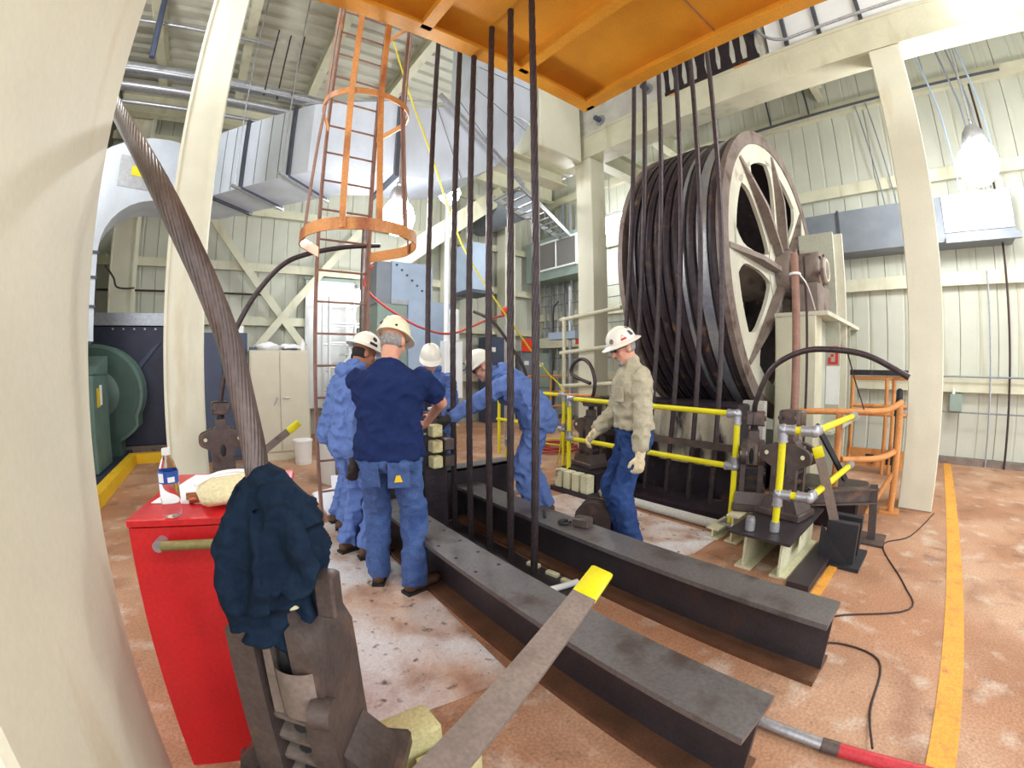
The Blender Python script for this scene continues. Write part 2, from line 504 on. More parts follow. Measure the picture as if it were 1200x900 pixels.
def ibeam(mb, p0, p1, w, h, tf=0.025, tw=0.02, up=(0, 0, 1)):
    p0, p1 = Vector(p0), Vector(p1)
    u = Vector(up)
    mb.bar(p0 + u * (h / 2 - tf / 2), p1 + u * (h / 2 - tf / 2), w, tf, up)
    mb.bar(p0 - u * (h / 2 - tf / 2), p1 - u * (h / 2 - tf / 2), w, tf, up)
    mb.bar(p0, p1, tw, h - 2 * tf, up)
    return mb
for x in (-1.6, -0.1, 1.28, 2.75, 4.2):
    struct(ibeam(MB(), (x, -6, ZC - 0.16), (x, 9.8, ZC - 0.16), 0.16, 0.3), 'roof_beam', 'cream_steel', 'cream roof beam under the deck')
for y in (4.9, 9.2):
    struct(ibeam(MB(), (-2.4, y, ZC - 0.55), (8.6, y, ZC - 0.55), 0.22, 0.46), 'roof_beam', 'cream_steel', 'deep cream roof girder')
for y in (-0.1, 1.5):
    struct(ibeam(MB(), (5.7, y, ZC - 0.32), (8.8, y, ZC - 0.32), 0.14, 0.34), 'roof_beam', 'cream_steel', 'short cream roof joist above the sheave')

# columns
mb = MB().bx(-0.90, -0.35, 0.55, 1.30, 0, ZC, c=0.012)
struct(mb, 'column', 'cream_paint', 'broad cream column filling the left edge')
def box_column(x0, x1, y0, y1, z1, label):
    mb = MB().bx(x0 + 0.03, x1 - 0.03, y0, y1, 0, z1)
    mb.bx(x0, x0 + 0.03, y0 - 0.015, y1 + 0.015, 0, z1)
    mb.bx(x1 - 0.03, x1, y0 - 0.015, y1 + 0.015, 0, z1)
    mb.bx(x0 - 0.06, x1 + 0.06, y0 - 0.06, y1 + 0.06, 0, 0.03)
    return struct(mb, 'column', 'cream_paint', label)
box_column(-0.58, -0.19, 4.87, 5.25, ZC, 'cream column behind the red tool cabinet')
struct(MB().bx(5.52, 5.9, -0.12, 0.25, 0, 5.3, c=0.01), 'column', 'cream_paint', 'cream column in front of the long wall')
struct(MB().bx(5.52, 5.9, 4.87, 5.24, 0, 5.3, c=0.01), 'column', 'cream_paint', 'cream column behind the sheave')
box_column(7.02, 7.38, 9.45, 9.8, 6.8, 'cream column against the far wall')
box_column(-2.2, -1.75, 9.4, 9.8, 6.8, 'yellowish corner column behind the blower')
box_column(5.2, 5.5, 9.5, 9.8, 6.8, 'cream column behind the white pole')
# girder over the sheave and its end stubs
g = MB()
ibeam(g, (5.71, -6, 5.54), (5.71, 5.6, 5.54), 0.40, 0.48, 0.05, 0.38)
struct(g, 'girder', 'cream_steel', 'cream girder carried by the columns beside the sheave')
g = MB().bx(5.56, 5.9, 1.55, 5.3, 5.78, 6.9)
struct(g, 'girder', 'concrete_grey', 'grey upstand above the cream girder')
# grease runs where the ropes pass: a stained plate on the upstand
pl = thing('splash_plate', 'grease-streaked plate above the girder where the ropes pass', 'plate', (5.5, 2.45, 5.79))
part(MB().bx(5.53, 5.56, 1.6, 3.35, 5.79, 6.9), 'plate', 'concrete_grey', pl)
for i in range(8):
    y = 1.72 + i * 0.205
    w = (0.085, 0.06, 0.10, 0.07, 0.09, 0.06, 0.10, 0.05)[i]
    poly = [(-w, 0.0), (-w * 0.7, 0.22), (-w * 1.1, 0.5), (-w * 0.8, 1.1), (w * 0.9, 1.1), (w * 1.05, 0.6), (w * 0.75, 0.25), (w, 0.0)]
    part(MB().prism(poly, 0, 0.012, Matrix.Translation((5.53, y, 5.80)) @ Matrix(((0, 0, -1, 0), (1, 0, 0, 0), (0, 1, 0, 0), (0, 0, 0, 1)))), 'grease_streak', 'grease_dark', pl)
part(MB().bx(5.49, 5.53, 1.62, 3.2, 5.775, 5.835), 'grease_lip', 'grease_dark', pl)
part(MB().bx(5.50, 5.525, 1.80, 2.02, 5.745, 5.775), 'rust_run', 'orange_worn', pl)
part(MB().bx(5.50, 5.525, 2.95, 3.12, 5.745, 5.775), 'rust_run', 'orange_worn', pl)
# cream transfer box at the platform corner
struct(MB().bx(4.45, 5.45, 5.0, 6.0, 5.2, ZC, c=0.02), 'girder', 'cream_paint', 'big cream box girder behind the platform corner')
struct(ibeam(MB(), (3.6, 5.6, 5.05), (5.5, 5.6, 5.05), 0.3, 0.3), 'girder', 'cream_steel', 'cream cross beam under the box girder')
struct(ibeam(MB(), (5.9, 5.05, 5.55), (8.7, 5.05, 5.55), 0.24, 0.40), 'girder', 'cream_steel', 'cream beam from the rear column to the long wall')
# diagonal wall bracing
for (a, b) in (((-0.6, 9.70, 5.0), (1.75, 9.70, 1.95)), ((0.30, 9.66, 1.4), (3.0, 9.66, 4.7))):
    struct(MB().bar(a, b, 0.16, 0.06, (0, 1, 0)), 'brace', 'cream_steel', 'cream diagonal wall brace')
struct(MB().bar((-2.45, 6.0, 1.5), (-2.45, 9.6, 5.2), 0.16, 0.06, (1, 0, 0)), 'brace', 'cream_steel', 'cream diagonal brace on the side wall')

# orange platform overhead: floor plate, edge channels, ribs
pf = thing('overhead_platform', 'orange painted steel platform overhead with ribbed underside', 'platform', (1.9, 1.2, 4.45))
part(MB().bx(1.35, 3.42, -1.5, 3.0, 4.60, 4.63), 'deck_plate', 'orange_steel', pf)
part(MB().bx(-0.30, 1.35, -1.5, 3.0, 4.60, 4.63), 'deck_plate', 'orange_steel', pf)
part(MB().bx(-0.30, 3.42, 3.0, 3.05, 4.45, 4.78).bx(-0.30, 3.42, 2.9, 3.0, 4.45, 4.47), 'edge_channel', 'orange_steel', pf)
part(MB().bx(3.37, 3.42, -1.5, 3.0, 4.45, 4.78).bx(3.27, 3.37, -1.5, 2.9, 4.45, 4.47), 'edge_channel', 'orange_steel', pf)
part(MB().bx(2.38, 2.42, -1.5, 3.0, 4.47, 4.60).bx(2.35, 2.45, -1.5, 2.95, 4.45, 4.47), 'rib', 'orange_steel', pf)
part(MB().bx(1.3, 1.34, -1.5, 3.0, 4.47, 4.60).bx(1.27, 1.37, -1.5, 2.95, 4.45, 4.47), 'rib', 'orange_steel', pf)
part(MB().bx(-0.30, 3.37, 1.35, 1.36, 4.592, 4.60), 'plate_joint', 'rust_orange', pf)
# ------------------------------------------------------------------ the great sheave wheel
WC = Vector((6.2, 0, 2.8)); WR = 2.0; WY0, WY1 = 1.90, 3.30
MW = Matrix(((1, 0, 0), (0, 0, 1), (0, 1, 0))).to_3x3()      # local z -> world y
wh = thing('head_sheave', 'huge spoked sheave wheel with dark greasy rope grooves', 'wheel', (6.2, 2.6, 0.8))
def ring(r0, r1, y0, y1, n=96):
    prof = [(r0, y0), (r1, y0), (r1, y1), (r0, y1), (r0, y0)]
    return MB().lathe(prof, n, (WC.x, 0, WC.z), MW)
part(ring(1.825, 2.0, WY0, WY0 + 0.07), 'rim', 'wheel_rust', wh)
part(ring(1.80, 2.0, WY1 - 0.07, WY1), 'rim', 'wheel_rust', wh)
part(ring(1.74, 1.90, WY0 + 0.13, WY1 - 0.13), 'drum', 'grease_dark', wh)
part(ring(1.86, 1.955, WY0 + 0.205, WY0 + 0.33), 'brake_path', 'galvanised', wh)
part(ring(1.86, 1.945, WY0 + 0.50, WY0 + 0.55), 'brake_path', 'galvanised', wh)
WRAPS = (0.135, 0.405, 0.61, 0.73, 0.85, 0.97, 1.09, 1.22)
for i, dy in enumerate(WRAPS):
    part(MB().torus((WC.x, WY0 + dy, WC.z), 1.925, 0.058, MW, 110, 8), 'rope_wrap', 'grease_rope', wh)
for dy in (0.67, 0.79, 0.91, 1.03, 1.155):
    part(ring(1.88, 1.985, WY0 + dy - 0.012, WY0 + dy + 0.012), 'groove_flange', 'grease_dark', wh)
for (yf, sgn) in ((WY0 + 0.045, -1), (WY1 - 0.045, 1)):
    part(ring(1.57, 1.83, yf - 0.025, yf + 0.025), 'web_ring', 'wheel_cream', wh)
    part(ring(0.16, 0.52, yf - 0.04, yf + 0.04), 'hub_plate', 'wheel_cream', wh)
    for k in range(8):
        a = math.radians(-1 + 45 * k)
        def hw(r):
            f = max(0.0, (r - 1.25) / 0.4); g_ = max(0.0, (0.95 - r) / 0.5)
            return 0.105 + 0.30 * f ** 2.2 + 0.10 * g_ ** 2
        rs = [0.42, 0.55, 0.7, 0.9, 1.1, 1.25, 1.37, 1.47, 1.55, 1.62]
        poly = [(r, hw(r)) for r in rs] + [(r, -hw(r)) for r in reversed(rs)]
        M = Matrix.Translation((WC.x, yf, WC.z)) @ (MW @ RZ(a)).to_4x4()
        sp = part(MB().prism(poly, -0.025, 0.025, M), 'spoke', 'wheel_cream', wh)
        # raised brown stiffener on the outer face
        sgy = sgn
        rib = [(0.30, 0.0), (0.36, 0.13), (1.05, 0.13), (1.78, 0.015), (1.78, 0.0)]
        Mr = Matrix.Translation((WC.x, yf + 0.025 * sgy, WC.z)) @ (MW @ RZ(a)).to_4x4() @ Matrix(((1, 0, 0, 0), (0, 0, 1, 0), (0, sgy, 0, 0), (0, 0, 0, 1)))
        part(MB().prism(rib, -0.032, 0.032, Mr), 'stiffener', 'wheel_rust', sp)
part(MB().lathe([(0.0, 1.72), (0.30, 1.72), (0.33, 1.78), (0.33, 3.4), (0.30, 3.46), (0.0, 3.46)], 32, (WC.x, 0, WC.z), MW), 'hub', 'wheel_rust', wh)
part(MB().lathe([(0.0, 1.30), (0.14, 1.30), (0.14, 4.2), (0.0, 4.2)], 24, (WC.x, 0, WC.z), MW), 'shaft', 'clamp_iron', wh)

# bearing and its pedestal
pe = thing('bearing_pedestal', 'steel and concrete pedestal carrying the sheave bearing', 'pedestal', (6.4, 1.5, 0))
part(MB().bx(5.3, 5.62, 1.24, 1.74, 0, 2.13, c=0.015), 'concrete_block', 'cream_steel', pe)
part(MB().bx(5.62, 7.7, 1.30, 1.34, 0, 2.1).bx(5.62, 7.7, 1.66, 1.70, 0, 2.1), 'web_plate', 'pedestal_grey', pe)
part(MB().prism([(6.72, 0), (7.98, 0), (7.66, 2.1), (7.45, 3.45), (6.72, 3.45)], -1.38, -1.34, Matrix(((1, 0, 0, 0), (0, 0, -1, 0), (0, 1, 0, 0), (0, 0, 0, 1)))), 'bracket_plate', 'pedestal_grey', pe)
part(MB().bx(6.66, 6.72, 1.26, 1.76, 2.1, 3.45), 'back_plate', 'pedestal_grey', pe)
part(MB().bx(6.72, 6.78, 1.14, 1.38, 0, 3.42), 'stiffener', 'wheel_cream', pe)
part(MB().bx(5.30, 7.70, 1.10, 1.74, 2.11, 2.16), 'shelf_plate', 'wheel_cream', pe)
part(MB().bx(5.62, 7.85, 1.10, 1.34, 0.72, 0.76), 'shelf_plate', 'pedestal_grey', pe)
for x in (6.1, 6.9, 7.6):
    part(MB().bx(x, x + 0.03, 1.12, 1.30, 0.05, 2.11), 'stiffener', 'pedestal_grey', pe)
# red warning mark painted on the nearest stiffener
dgt = MB()
zt = 1.56
for (y0, y1, z0, z1) in ((1.14, 1.27, 0.20, 0.235), (1.14, 1.175, 0.0, 0.20), (1.175, 1.27, 0.0, 0.035), (1.235, 1.27, 0.035, 0.09), (1.20, 1.235, 0.10, 0.135), (1.235, 1.27, 0.16, 0.20)):
    dgt.bx(6.084, 6.10, y0, y1, zt + z0, zt + z1)
part(dgt, 'painted_mark', 'sticker_red', pe, label='red painted mark on the grey plate')
part(MB().bx(6.092, 6.10, 1.122, 1.295, 1.05, 1.54), 'paint_patch', 'white_enamel', pe)
be = thing('bearing', 'oily pillow block bearing on the sheave shaft', 'bearing', (6.2, 1.45, 2.16))
part(MB().lathe([(0.0, 1.27), (0.15, 1.27), (0.18, 1.29), (0.19, 1.33), (0.24, 1.34), (0.26, 1.37), (0.26, 1.60), (0.24, 1.63), (0.0, 1.63)], 28, (6.2, 0, 2.8), MW), 'housing', 'wheel_rust', be)
part(MB().torus((6.2, 1.28, 2.8), 0.14, 0.018, MW, 28, 6), 'cover_ring', 'wheel_cream', be)
part(MB().bx(5.86, 6.54, 1.32, 1.64, 2.16, 2.60, c=0.02), 'foot', 'wheel_rust', be)
for k in range(6):
    a = k * PI / 3 + 0.3
    part(MB().cyl((6.2 + 0.215 * math.cos(a), 1.31, 2.8 + 0.215 * math.sin(a)), (6.2 + 0.215 * math.cos(a), 1.35, 2.8 + 0.215 * math.sin(a)), 0.022, n=6), 'bolt', 'clamp_iron', be)
# dark greasy pit wall below the wheel
gp = thing('sheave_pit', 'dark greasy pit edge and stained concrete under the sheave', 'pit', (5.0, 2.6, 0))
part(MB().bx(4.8, 7.6, 1.80, 3.9, 0, 0.45), 'pit_block', 'grease_dark', gp)
part(MB().bx(4.30, 4.80, 1.78, 3.75, 0.0, 1.12, c=0.02), 'foundation', 'grease_dark', gp)
part(MB().bx(4.24, 4.28, 1.75, 3.6, 0.45, 1.02), 'splash_sheet', 'greasy_wall', gp)
part(MB().bx(4.6, 4.7, 1.62, 1.86, 0, 1.15), 'side_sheet', 'concrete_grey', gp)
part(MB().bar((4.12, 1.5, 0.70), (4.12, 3.6, 0.70), 0.05, 0.07), 'cross_bar', 'clamp_iron', gp)
part(MB().bx(3.82, 4.28, 1.6, 3.2, 0.005, 0.10), 'sill', 'grease_dark', gp)

# hoist ropes running up from the sheave
for i, (ya, yb) in enumerate(((3.22, 2.93), (3.02, 2.76), (2.75, 2.53), (2.47, 2.28), (2.20, 2.06), (1.94, 1.83))):
    k = (yb - ya) / 3.05
    solo(MB().tube([(4.13, ya - k * 0.95, 0.1), (4.13, ya, 1.05), (4.13, yb, 4.1), (4.13, yb + k * 2.8, 6.9)], 0.028, 8), 'hoist_rope', 'rope_steel',
         ('leftmost steel rope rising in front of the sheave', 'second steel rope from the left in front of the sheave', 'third steel rope from the left in front of the sheave',
          'third steel rope from the right in front of the sheave', 'second steel rope from the right in front of the sheave', 'rightmost steel rope, at the sheave rim')[i], 'rope', 'ropes on the sheave')
# hoist ropes between the two beams
def strand_rope(p0, p1, r, twist=7.0, strands=6, steps=60):
    """rope with visible strands: helix tubes about a straight core"""
    mb = MB()
    p0, p1 = Vector(p0), Vector(p1)
    d = (p1 - p0); L = d.length; d.normalize()
    a = d.orthogonal().normalized(); b = d.cross(a)
    mb.cyl(p0, p1, r * 0.72, n=8)
    for s in range(strands):
        pts = []
        for k in range(steps + 1):
            t = L * k / steps
            ang = twist * t + 2 * PI * s / strands
            pts.append(p0 + d * t + (a * math.cos(ang) + b * math.sin(ang)) * r * 0.62)
        mb.tube(pts, r * 0.40, 5)
    return mb
RY_ = (3.80, 3.30, 3.03, 2.74, 2.46, 2.18)
names6 = ('first', 'second', 'third', 'fourth', 'fifth', 'sixth and nearest')
for i, y in enumerate(RY_):
    solo(strand_rope((1.88, y, 0.0), (1.88, y, 7.15), 0.027, steps=150), 'hoist_rope', 'rope_steel',
         '%s rope from the left of the vertical ropes between the beams' % names6[i], 'rope', 'ropes between the beams')

# ------------------------------------------------------------------ steel beams on the floor
def floor_beam(name, label, x0, x1, y0, y1, h=0.35):
    t = thing(name, label, 'beam', ((x0 + x1) / 2, y0, 0))
    xm = (x0 + x1) / 2
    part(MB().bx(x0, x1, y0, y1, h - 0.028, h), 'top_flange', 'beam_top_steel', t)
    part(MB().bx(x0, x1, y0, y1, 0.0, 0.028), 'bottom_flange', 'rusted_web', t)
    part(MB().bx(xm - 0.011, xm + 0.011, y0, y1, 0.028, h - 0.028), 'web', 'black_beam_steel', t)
    return t
bA = floor_beam('steel_beam', 'nearer dark steel I-beam lying on the floor', 1.155, 1.42, 0.32, 3.45)
bB = floor_beam('steel_beam', 'farther dark steel I-beam lying beside the tan-shirted worker', 2.02, 2.29, 0.29, 3.55)
for k in range(5):
    for dx in (0.05, 0.21):
        part(MB().cyl((1.155 + dx, 1.9 + 0.22 * k, 0.35), (1.155 + dx, 1.9 + 0.22 * k, 0.351), 0.012, n=8), 'bolt_hole', 'black_rubber', bA)
cb = thing('cross_beam', 'dark channel bridging the far ends of the two beams', 'beam', (2.0, 3.6, 0))
part(MB().bx(1.1, 2.75, 3.56, 3.60, 0.02, 0.50), 'web', 'black_beam_steel', cb)
part(MB().bx(1.1, 2.75, 3.56, 3.74, 0.48, 0.51), 'top_flange', 'beam_top_steel', cb)
part(MB().bx(1.1, 2.75, 3.56, 3.74, 0.0, 0.03), 'bottom_flange', 'black_beam_steel', cb)
# greasy floor plate under the ropes
solo(MB().bx(1.45, 2.0, 1.75, 3.5, 0.0, 0.012), 'floor_plate', 'black_beam_steel', 'oily dark floor plate under the vertical ropes', 'plate')
# work clamp between the crew: the post being assembled
wc = thing('rope_clamp', 'dark rope clamp post the crew is working on', 'clamp', (1.62, 3.25, 0.0))
part(MB().bx(1.52, 1.74, 3.16, 3.36, 0.0, 0.95, c=0.01), 'post', 'grease_dark', wc)
for (z, x) in ((0.72, 1.60), (0.72, 1.71), (0.85, 1.60), (0.98, 1.60), (0.86, 1.71)):
    part(MB().bx(x - 0.045, x + 0.045, 3.06, 3.16, z - 0.05, z + 0.05, c=0.008), 'wedge_block', 'timber_yellow' if x < 1.65 else 'clamp_iron', wc)
part(MB().cyl((1.63, 3.26, 0.95), (1.63, 3.26, 1.12), 0.06, n=12), 'stem', 'clamp_iron', wc)
solo(MB().box((1.62, 3.14, 1.16), (0.11, 0.07, 0.02), RZ(0.3)), 'rag', 'paper_white', 'small white rag on the rope clamp between the crew', 'rag')

# stained white sheets on the floor
solo(MB().prism([(0.34, 1.46), (1.09, 1.40), (1.14, 2.2), (1.14, 3.45), (0.98, 4.1), (0.62, 4.0), (0.36, 3.2)], 0.0, 0.008), 'floor_sheet', 'white_sheet', 'dirty white board under the crew beside the nearer beam', 'sheet')
solo(MB().prism([(2.34, 1.75), (3.08, 1.56), (3.57, 1.56), (3.62, 3.45), (2.34, 3.7)], 0.0, 0.008), 'floor_sheet', 'white_sheet', 'white board under the tan-shirted worker', 'sheet')
solo(MB().cyl((3.68, 1.62, 0.05), (3.72, 3.3, 0.05), 0.05, n=10), 'roller_pipe', 'concrete_grey', 'long dusty pipe lying at the edge of the sheave pit', 'pipe')
# ------------------------------------------------------------------ rope clamps (wedge sockets) with their rope tails
def clamp_parts(t):
    """parts in the local frame: wide across local x, thin along y, z = 0 at the base"""
    part(MB().bx(-0.20, 0.20, -0.15, 0.15, 0.0, 0.06, c=0.008), 'base_plate', 'clamp_iron', t, local=True)
    part(MB().prism([(-0.17, 0.06), (0.17, 0.06), (0.13, 0.16), (-0.13, 0.16)], -0.13, 0.13, RX(PI / 2).to_4x4()), 'foot', 'clamp_iron', t, local=True)
    for s in (-1, 1):
        # side plate with a rounded ear at each side
        pl = [(-0.11, 0.10), (0.11, 0.10), (0.11, 0.40), (0.15, 0.42)]
        for k in range(9):
            a = -1.0 + k * 2.3 / 8
            pl.append((0.155 + 0.07 * math.cos(a), 0.50 + 0.07 * math.sin(a)))
        pl += [(0.09, 0.60), (-0.09, 0.60)]
        for k in range(9):
            a = PI - 1.3 + k * 2.3 / 8
            pl.append((-0.155 + 0.07 * math.cos(a), 0.50 + 0.07 * math.sin(a)))
        pl += [(-0.15, 0.42), (-0.11, 0.40)]
        sp = part(MB().prism(pl, 0.055 * s, 0.10 * s, RX(PI / 2).to_4x4()), 'side_plate', 'clamp_iron', t, local=True)
        for x in (-0.16, 0.16):
            part(MB().cyl((x, -0.108 * s, 0.51), (x, -0.050 * s, 0.51), 0.018, n=10), 'eye', 'stub_cream', sp, local=True)
        for (x, z) in ((-0.07, 0.18), (0.07, 0.18), (-0.07, 0.32), (0.07, 0.32)):
            part(MB().cyl((x, -0.122 * s, z), (x, -0.09 * s, z), 0.022, n=6), 'bolt', 'clamp_iron', sp, local=True)
        part(MB().ball((0, -0.10 * s, 0.40), (0.028, 0.008, 0.06)), 'slot', 'black_rubber', sp, local=True)
    part(MB().bx(-0.075, 0.075, -0.055, 0.055, 0.12, 0.60), 'wedge', 'grease_dark', t, local=True)
    for k in range(4):      # teeth seen in the gap between the side plates
        for s in (-1, 1):
            part(MB().box((s * 0.08, 0, 0.20 + 0.09 * k), (0.05, 0.10, 0.028), RY(0.5 * s)), 'tooth', 'clamp_iron', t, local=True)
    # yoke across the top with a chiselled shoulder and a lens-shaped recess at each end
    yk = part(MB().prism([(-0.105, 0.40), (0.105, 0.40), (0.105, 0.56), (0.06, 0.62), (-0.06, 0.62), (-0.105, 0.56)], -0.058, 0.058, RX(PI / 2).to_4x4()), 'yoke', 'clamp_iron', t, local=True)
    for s in (-1, 1):
        part(MB().ball((s * 0.103, 0.012, 0.48), (0.012, 0.020, 0.075), 12, 9), 'recess', 'black_rubber', yk, local=True)
        part(MB().bx(min(s * 0.10, s * 0.118), max(s * 0.10, s * 0.118), -0.045, -0.012, 0.40, 0.58, c=0.004), 'rib', 'wheel_rust', yk, local=True)
    part(MB().bx(-0.052, 0.052, -0.05, 0.05, 0.60, 0.70, c=0.01), 'stem', 'clamp_iron', t, local=True)
    part(MB().cyl((0, 0, 0.70), (0, 0, 0.75), 0.035, n=12), 'neck', 'black_rubber', t, local=True)
    for s in (-1, 1):
        c_ = part(MB().bx(-0.085, 0.085, 0.004 * s, 0.075 * s, 0.74, 0.86, c=0.012), 'collar_half', 'clamp_iron', t, local=True)
        part(MB().cyl((0.06, 0.07 * s, 0.80), (0.06, 0.10 * s, 0.80), 0.02, n=6), 'bolt', 'clamp_iron', c_, local=True)
        part(MB().cyl((-0.06, 0.07 * s, 0.80), (-0.06, 0.10 * s, 0.80), 0.02, n=6), 'bolt', 'clamp_iron', c_, local=True)
cl = thing('rope_clamp', 'rusty rope clamp standing at the end of the yellow railing', 'clamp', (3.80, 1.42, 0.26), 0.36)
clamp_parts(cl)
dup(cl, (3.62, 1.03, 0.31), -0.05 + PI / 2 * 0 + 1.45, 'eared rope clamp behind the second yellow railing post')
dup(cl, (3.92, 3.50, 0.28), 1.40, 'rope clamp behind the tan-shirted worker')
dup(cl, (-0.02, 4.55, 0.33), 0.05, 'rope clamp standing in front of the blue grey locker')
# the foreground clamp, seen end-on: two thick cheeks, a chiselled yoke with a lens recess, teeth below, a wide foot
fc = thing('rope_clamp', 'big rope clamp in the foreground, draped with a jacket', 'clamp', (0.10, 1.02, 0.33), math.atan2(-0.6, 0.8))
XZ = RX(PI / 2).to_4x4()
part(MB().prism([(-0.122, 0.05), (-0.048, 0.05), (-0.042, 0.58), (-0.060, 0.60), (-0.112, 0.585)], -0.13, 0.11, XZ), 'cheek_plate', 'clamp_iron', fc, local=True)
cr_ = part(MB().prism([(0.052, 0.05), (0.118, 0.05), (0.116, 0.40), (0.112, 0.50), (0.072, 0.585), (0.046, 0.60)], -0.13, 0.11, XZ), 'cheek_plate', 'clamp_iron', fc, local=True)
part(MB().cyl((0.085, -0.118, 0.385), (0.138, -0.118, 0.385), 0.040, n=18), 'boss', 'clamp_iron', cr_, local=True)
part(MB().loft([[Vector((0.052 + 0.060 * math.cos(a), -0.085 - 0.040 * abs(math.sin(a)), 0.385 + z_)) for a in [PI * k / 10 for k in range(11)]] for z_ in (-0.03, 0.0, 0.05, 0.11)], closed=False, cap=False), 'shoulder', 'wheel_rust', cr_, local=True)
yk = part(MB().prism([(-0.050, 0.33), (0.055, 0.33), (0.055, 0.60), (0.040, 0.63), (-0.035, 0.63), (-0.050, 0.60)], -0.12, 0.075, XZ), 'yoke', 'clamp_iron', fc, local=True)
part(MB().ball((0.018, -0.078, 0.455), (0.020, 0.010, 0.088), 14, 10, RY(-0.12)), 'recess', 'black_rubber', yk, local=True)
part(MB().prism([(-0.036, 0.34), (-0.008, 0.34), (-0.010, 0.54), (-0.030, 0.56)], 0.07, 0.094, XZ), 'rib', 'wheel_rust', yk, local=True)
part(MB().bx(-0.050, 0.055, -0.040, 0.11, 0.05, 0.34), 'wedge', 'grease_dark', fc, local=True)
for k in range(4):
    part(MB().box((0.003, -0.062, 0.09 + 0.075 * k), (0.105, 0.05, 0.020), RY(0.22) @ RX(0.35)), 'tooth', 'wheel_rust', fc, local=True)
    part(MB().cyl((0.012, -0.045, 0.125 + 0.075 * k), (0.012, -0.075, 0.125 + 0.075 * k), 0.018, n=8), 'bolt', 'black_paint', fc, local=True)
part(MB().bx(-0.225, 0.235, -0.19, 0.17, 0.0, 0.07, c=0.012), 'base_plate', 'clamp_iron', fc, local=True)
for s_ in (-1, 1):
    part(MB().prism([(s_ * 0.115, 0.07), (s_ * 0.215, 0.07), (s_ * 0.205, 0.11), (s_ * 0.118, 0.20)], -0.10, 0.08, XZ), 'gusset', 'clamp_iron', fc, local=True)
part(MB().bx(-0.028, 0.062, -0.07, 0.05, 0.62, 0.70, c=0.012), 'stem', 'stub_cream', fc, local=True)
part(MB().cyl((0, 0, 0.68), (0, 0, 0.80), 0.034, n=12), 'neck', 'clamp_iron', fc, local=True)

def rope_curve(pts, r, name, m, label, cat='cable', sub=10, strands=0, twist=26):
    if not strands:
        return solo(MB().tube(pts, r, 10, sub), name, m, label, cat)
    base = MB(); P2 = []
    pv = [Vector(p) for p in pts]
    for i in range(len(pv) - 1):
        a = pv[max(i - 1, 0)]; b = pv[i]; c = pv[i + 1]; d = pv[min(i + 2, len(pv) - 1)]
        for k in range(sub):
            t = k / sub
            P2.append(0.5 * ((2 * b) + (c - a) * t + (2 * a - 5 * b + 4 * c - d) * t * t + (3 * b - a - 3 * c + d) * t ** 3))
    P2.append(pv[-1])
    t = thing(name, label, cat, tuple(pv[0]))
    part(MB().tube(P2, r * 0.80, 12), 'core', 'cable_gap', t)
    T = [(P2[min(i + 1, len(P2) - 1)] - P2[max(i - 1, 0)]).normalized() for i in range(len(P2))]
    A = [T[0].orthogonal().normalized()]
    for i in range(1, len(P2)):
        a = A[-1]; A.append((a - T[i] * a.dot(T[i])).normalized())
    s_acc = [0.0]
    for i in range(1, len(P2)):
        s_acc.append(s_acc[-1] + (P2[i] - P2[i - 1]).length)
    for s in range(strands):
        q = []
        for i in range(len(P2)):
            ang = twist * s_acc[i] + 2 * PI * s / strands
            q.append(P2[i] + (A[i] * math.cos(ang) + T[i].cross(A[i]) * math.sin(ang)) * r * 0.80)
        part(MB().tube(q, r * 0.27, 6), 'strand', m, t)
    return t
rope_curve([(0.085, 1.03, 1.10), (0.07, 1.038, 1.251), (0.064, 1.054, 1.328), (0.044, 1.068, 1.445), (0.017, 1.078, 1.562), (-0.03, 1.075, 1.677), (-0.085, 1.08, 1.783),
            (-0.155, 1.125, 1.907), (-0.245, 1.27, 2.066), (-0.385, 1.52, 2.303), (-0.56, 1.83, 2.594), (-0.82, 2.3, 3.0), (-1.2, 3.0, 3.6), (-1.62, 3.95, 4.5), (-1.85, 4.6, 5.7), (-1.9, 4.75, 7.3)], 0.027, 'wire_cable', 'cable_steel',
           'thick twisted steel cable curving up past the near column', sub=12, strands=18, twist=8)
rope_curve([(-0.02, 4.55, 1.15), (0.02, 4.53, 1.4), (0.08, 4.5, 1.65), (0.14, 4.5, 1.88), (0.32, 4.5, 2.22), (0.56, 4.5, 2.52), (0.80, 4.5, 2.66), (1.2, 4.5, 2.78), (1.62, 4.52, 2.86)], 0.026, 'rope_tail', 'rope_steel',
           'dark rope tail arching from the clamp by the locker up to the ladder')
rope_curve([(3.80, 1.42, 1.08), (3.72, 1.38, 1.22), (3.7, 1.24, 1.50), (3.7, 0.98, 1.64), (3.7, 0.71, 1.65), (3.7, 0.45, 1.60), (3.7, 0.16, 1.45)], 0.024, 'rope_tail', 'rope_steel', 'dark rope tail arching to the right in front of the pedestal')
rope_curve([(3.92, 3.5, 1.10), (3.9, 3.44, 1.2), (3.9, 3.43, 1.35), (3.9, 3.50, 1.52), (3.9, 3.63, 1.60), (3.9, 3.77, 1.55), (3.9, 3.83, 1.45), (3.9, 3.76, 1.38), (3.9, 3.50, 1.30)], 0.022, 'rope_tail', 'rope_steel', 'looped dark rope tail behind the tan-shirted worker')
# tie holding the right tail, thin strings
solo(MB().tube([(3.7, 0.62, 1.63), (3.95, 0.60, 1.42), (4.75, 0.62, 1.12)], 0.006, 6), 'tie_string', 'wire_dark', 'thin tie from the arching rope tail to the orange rail', 'string')

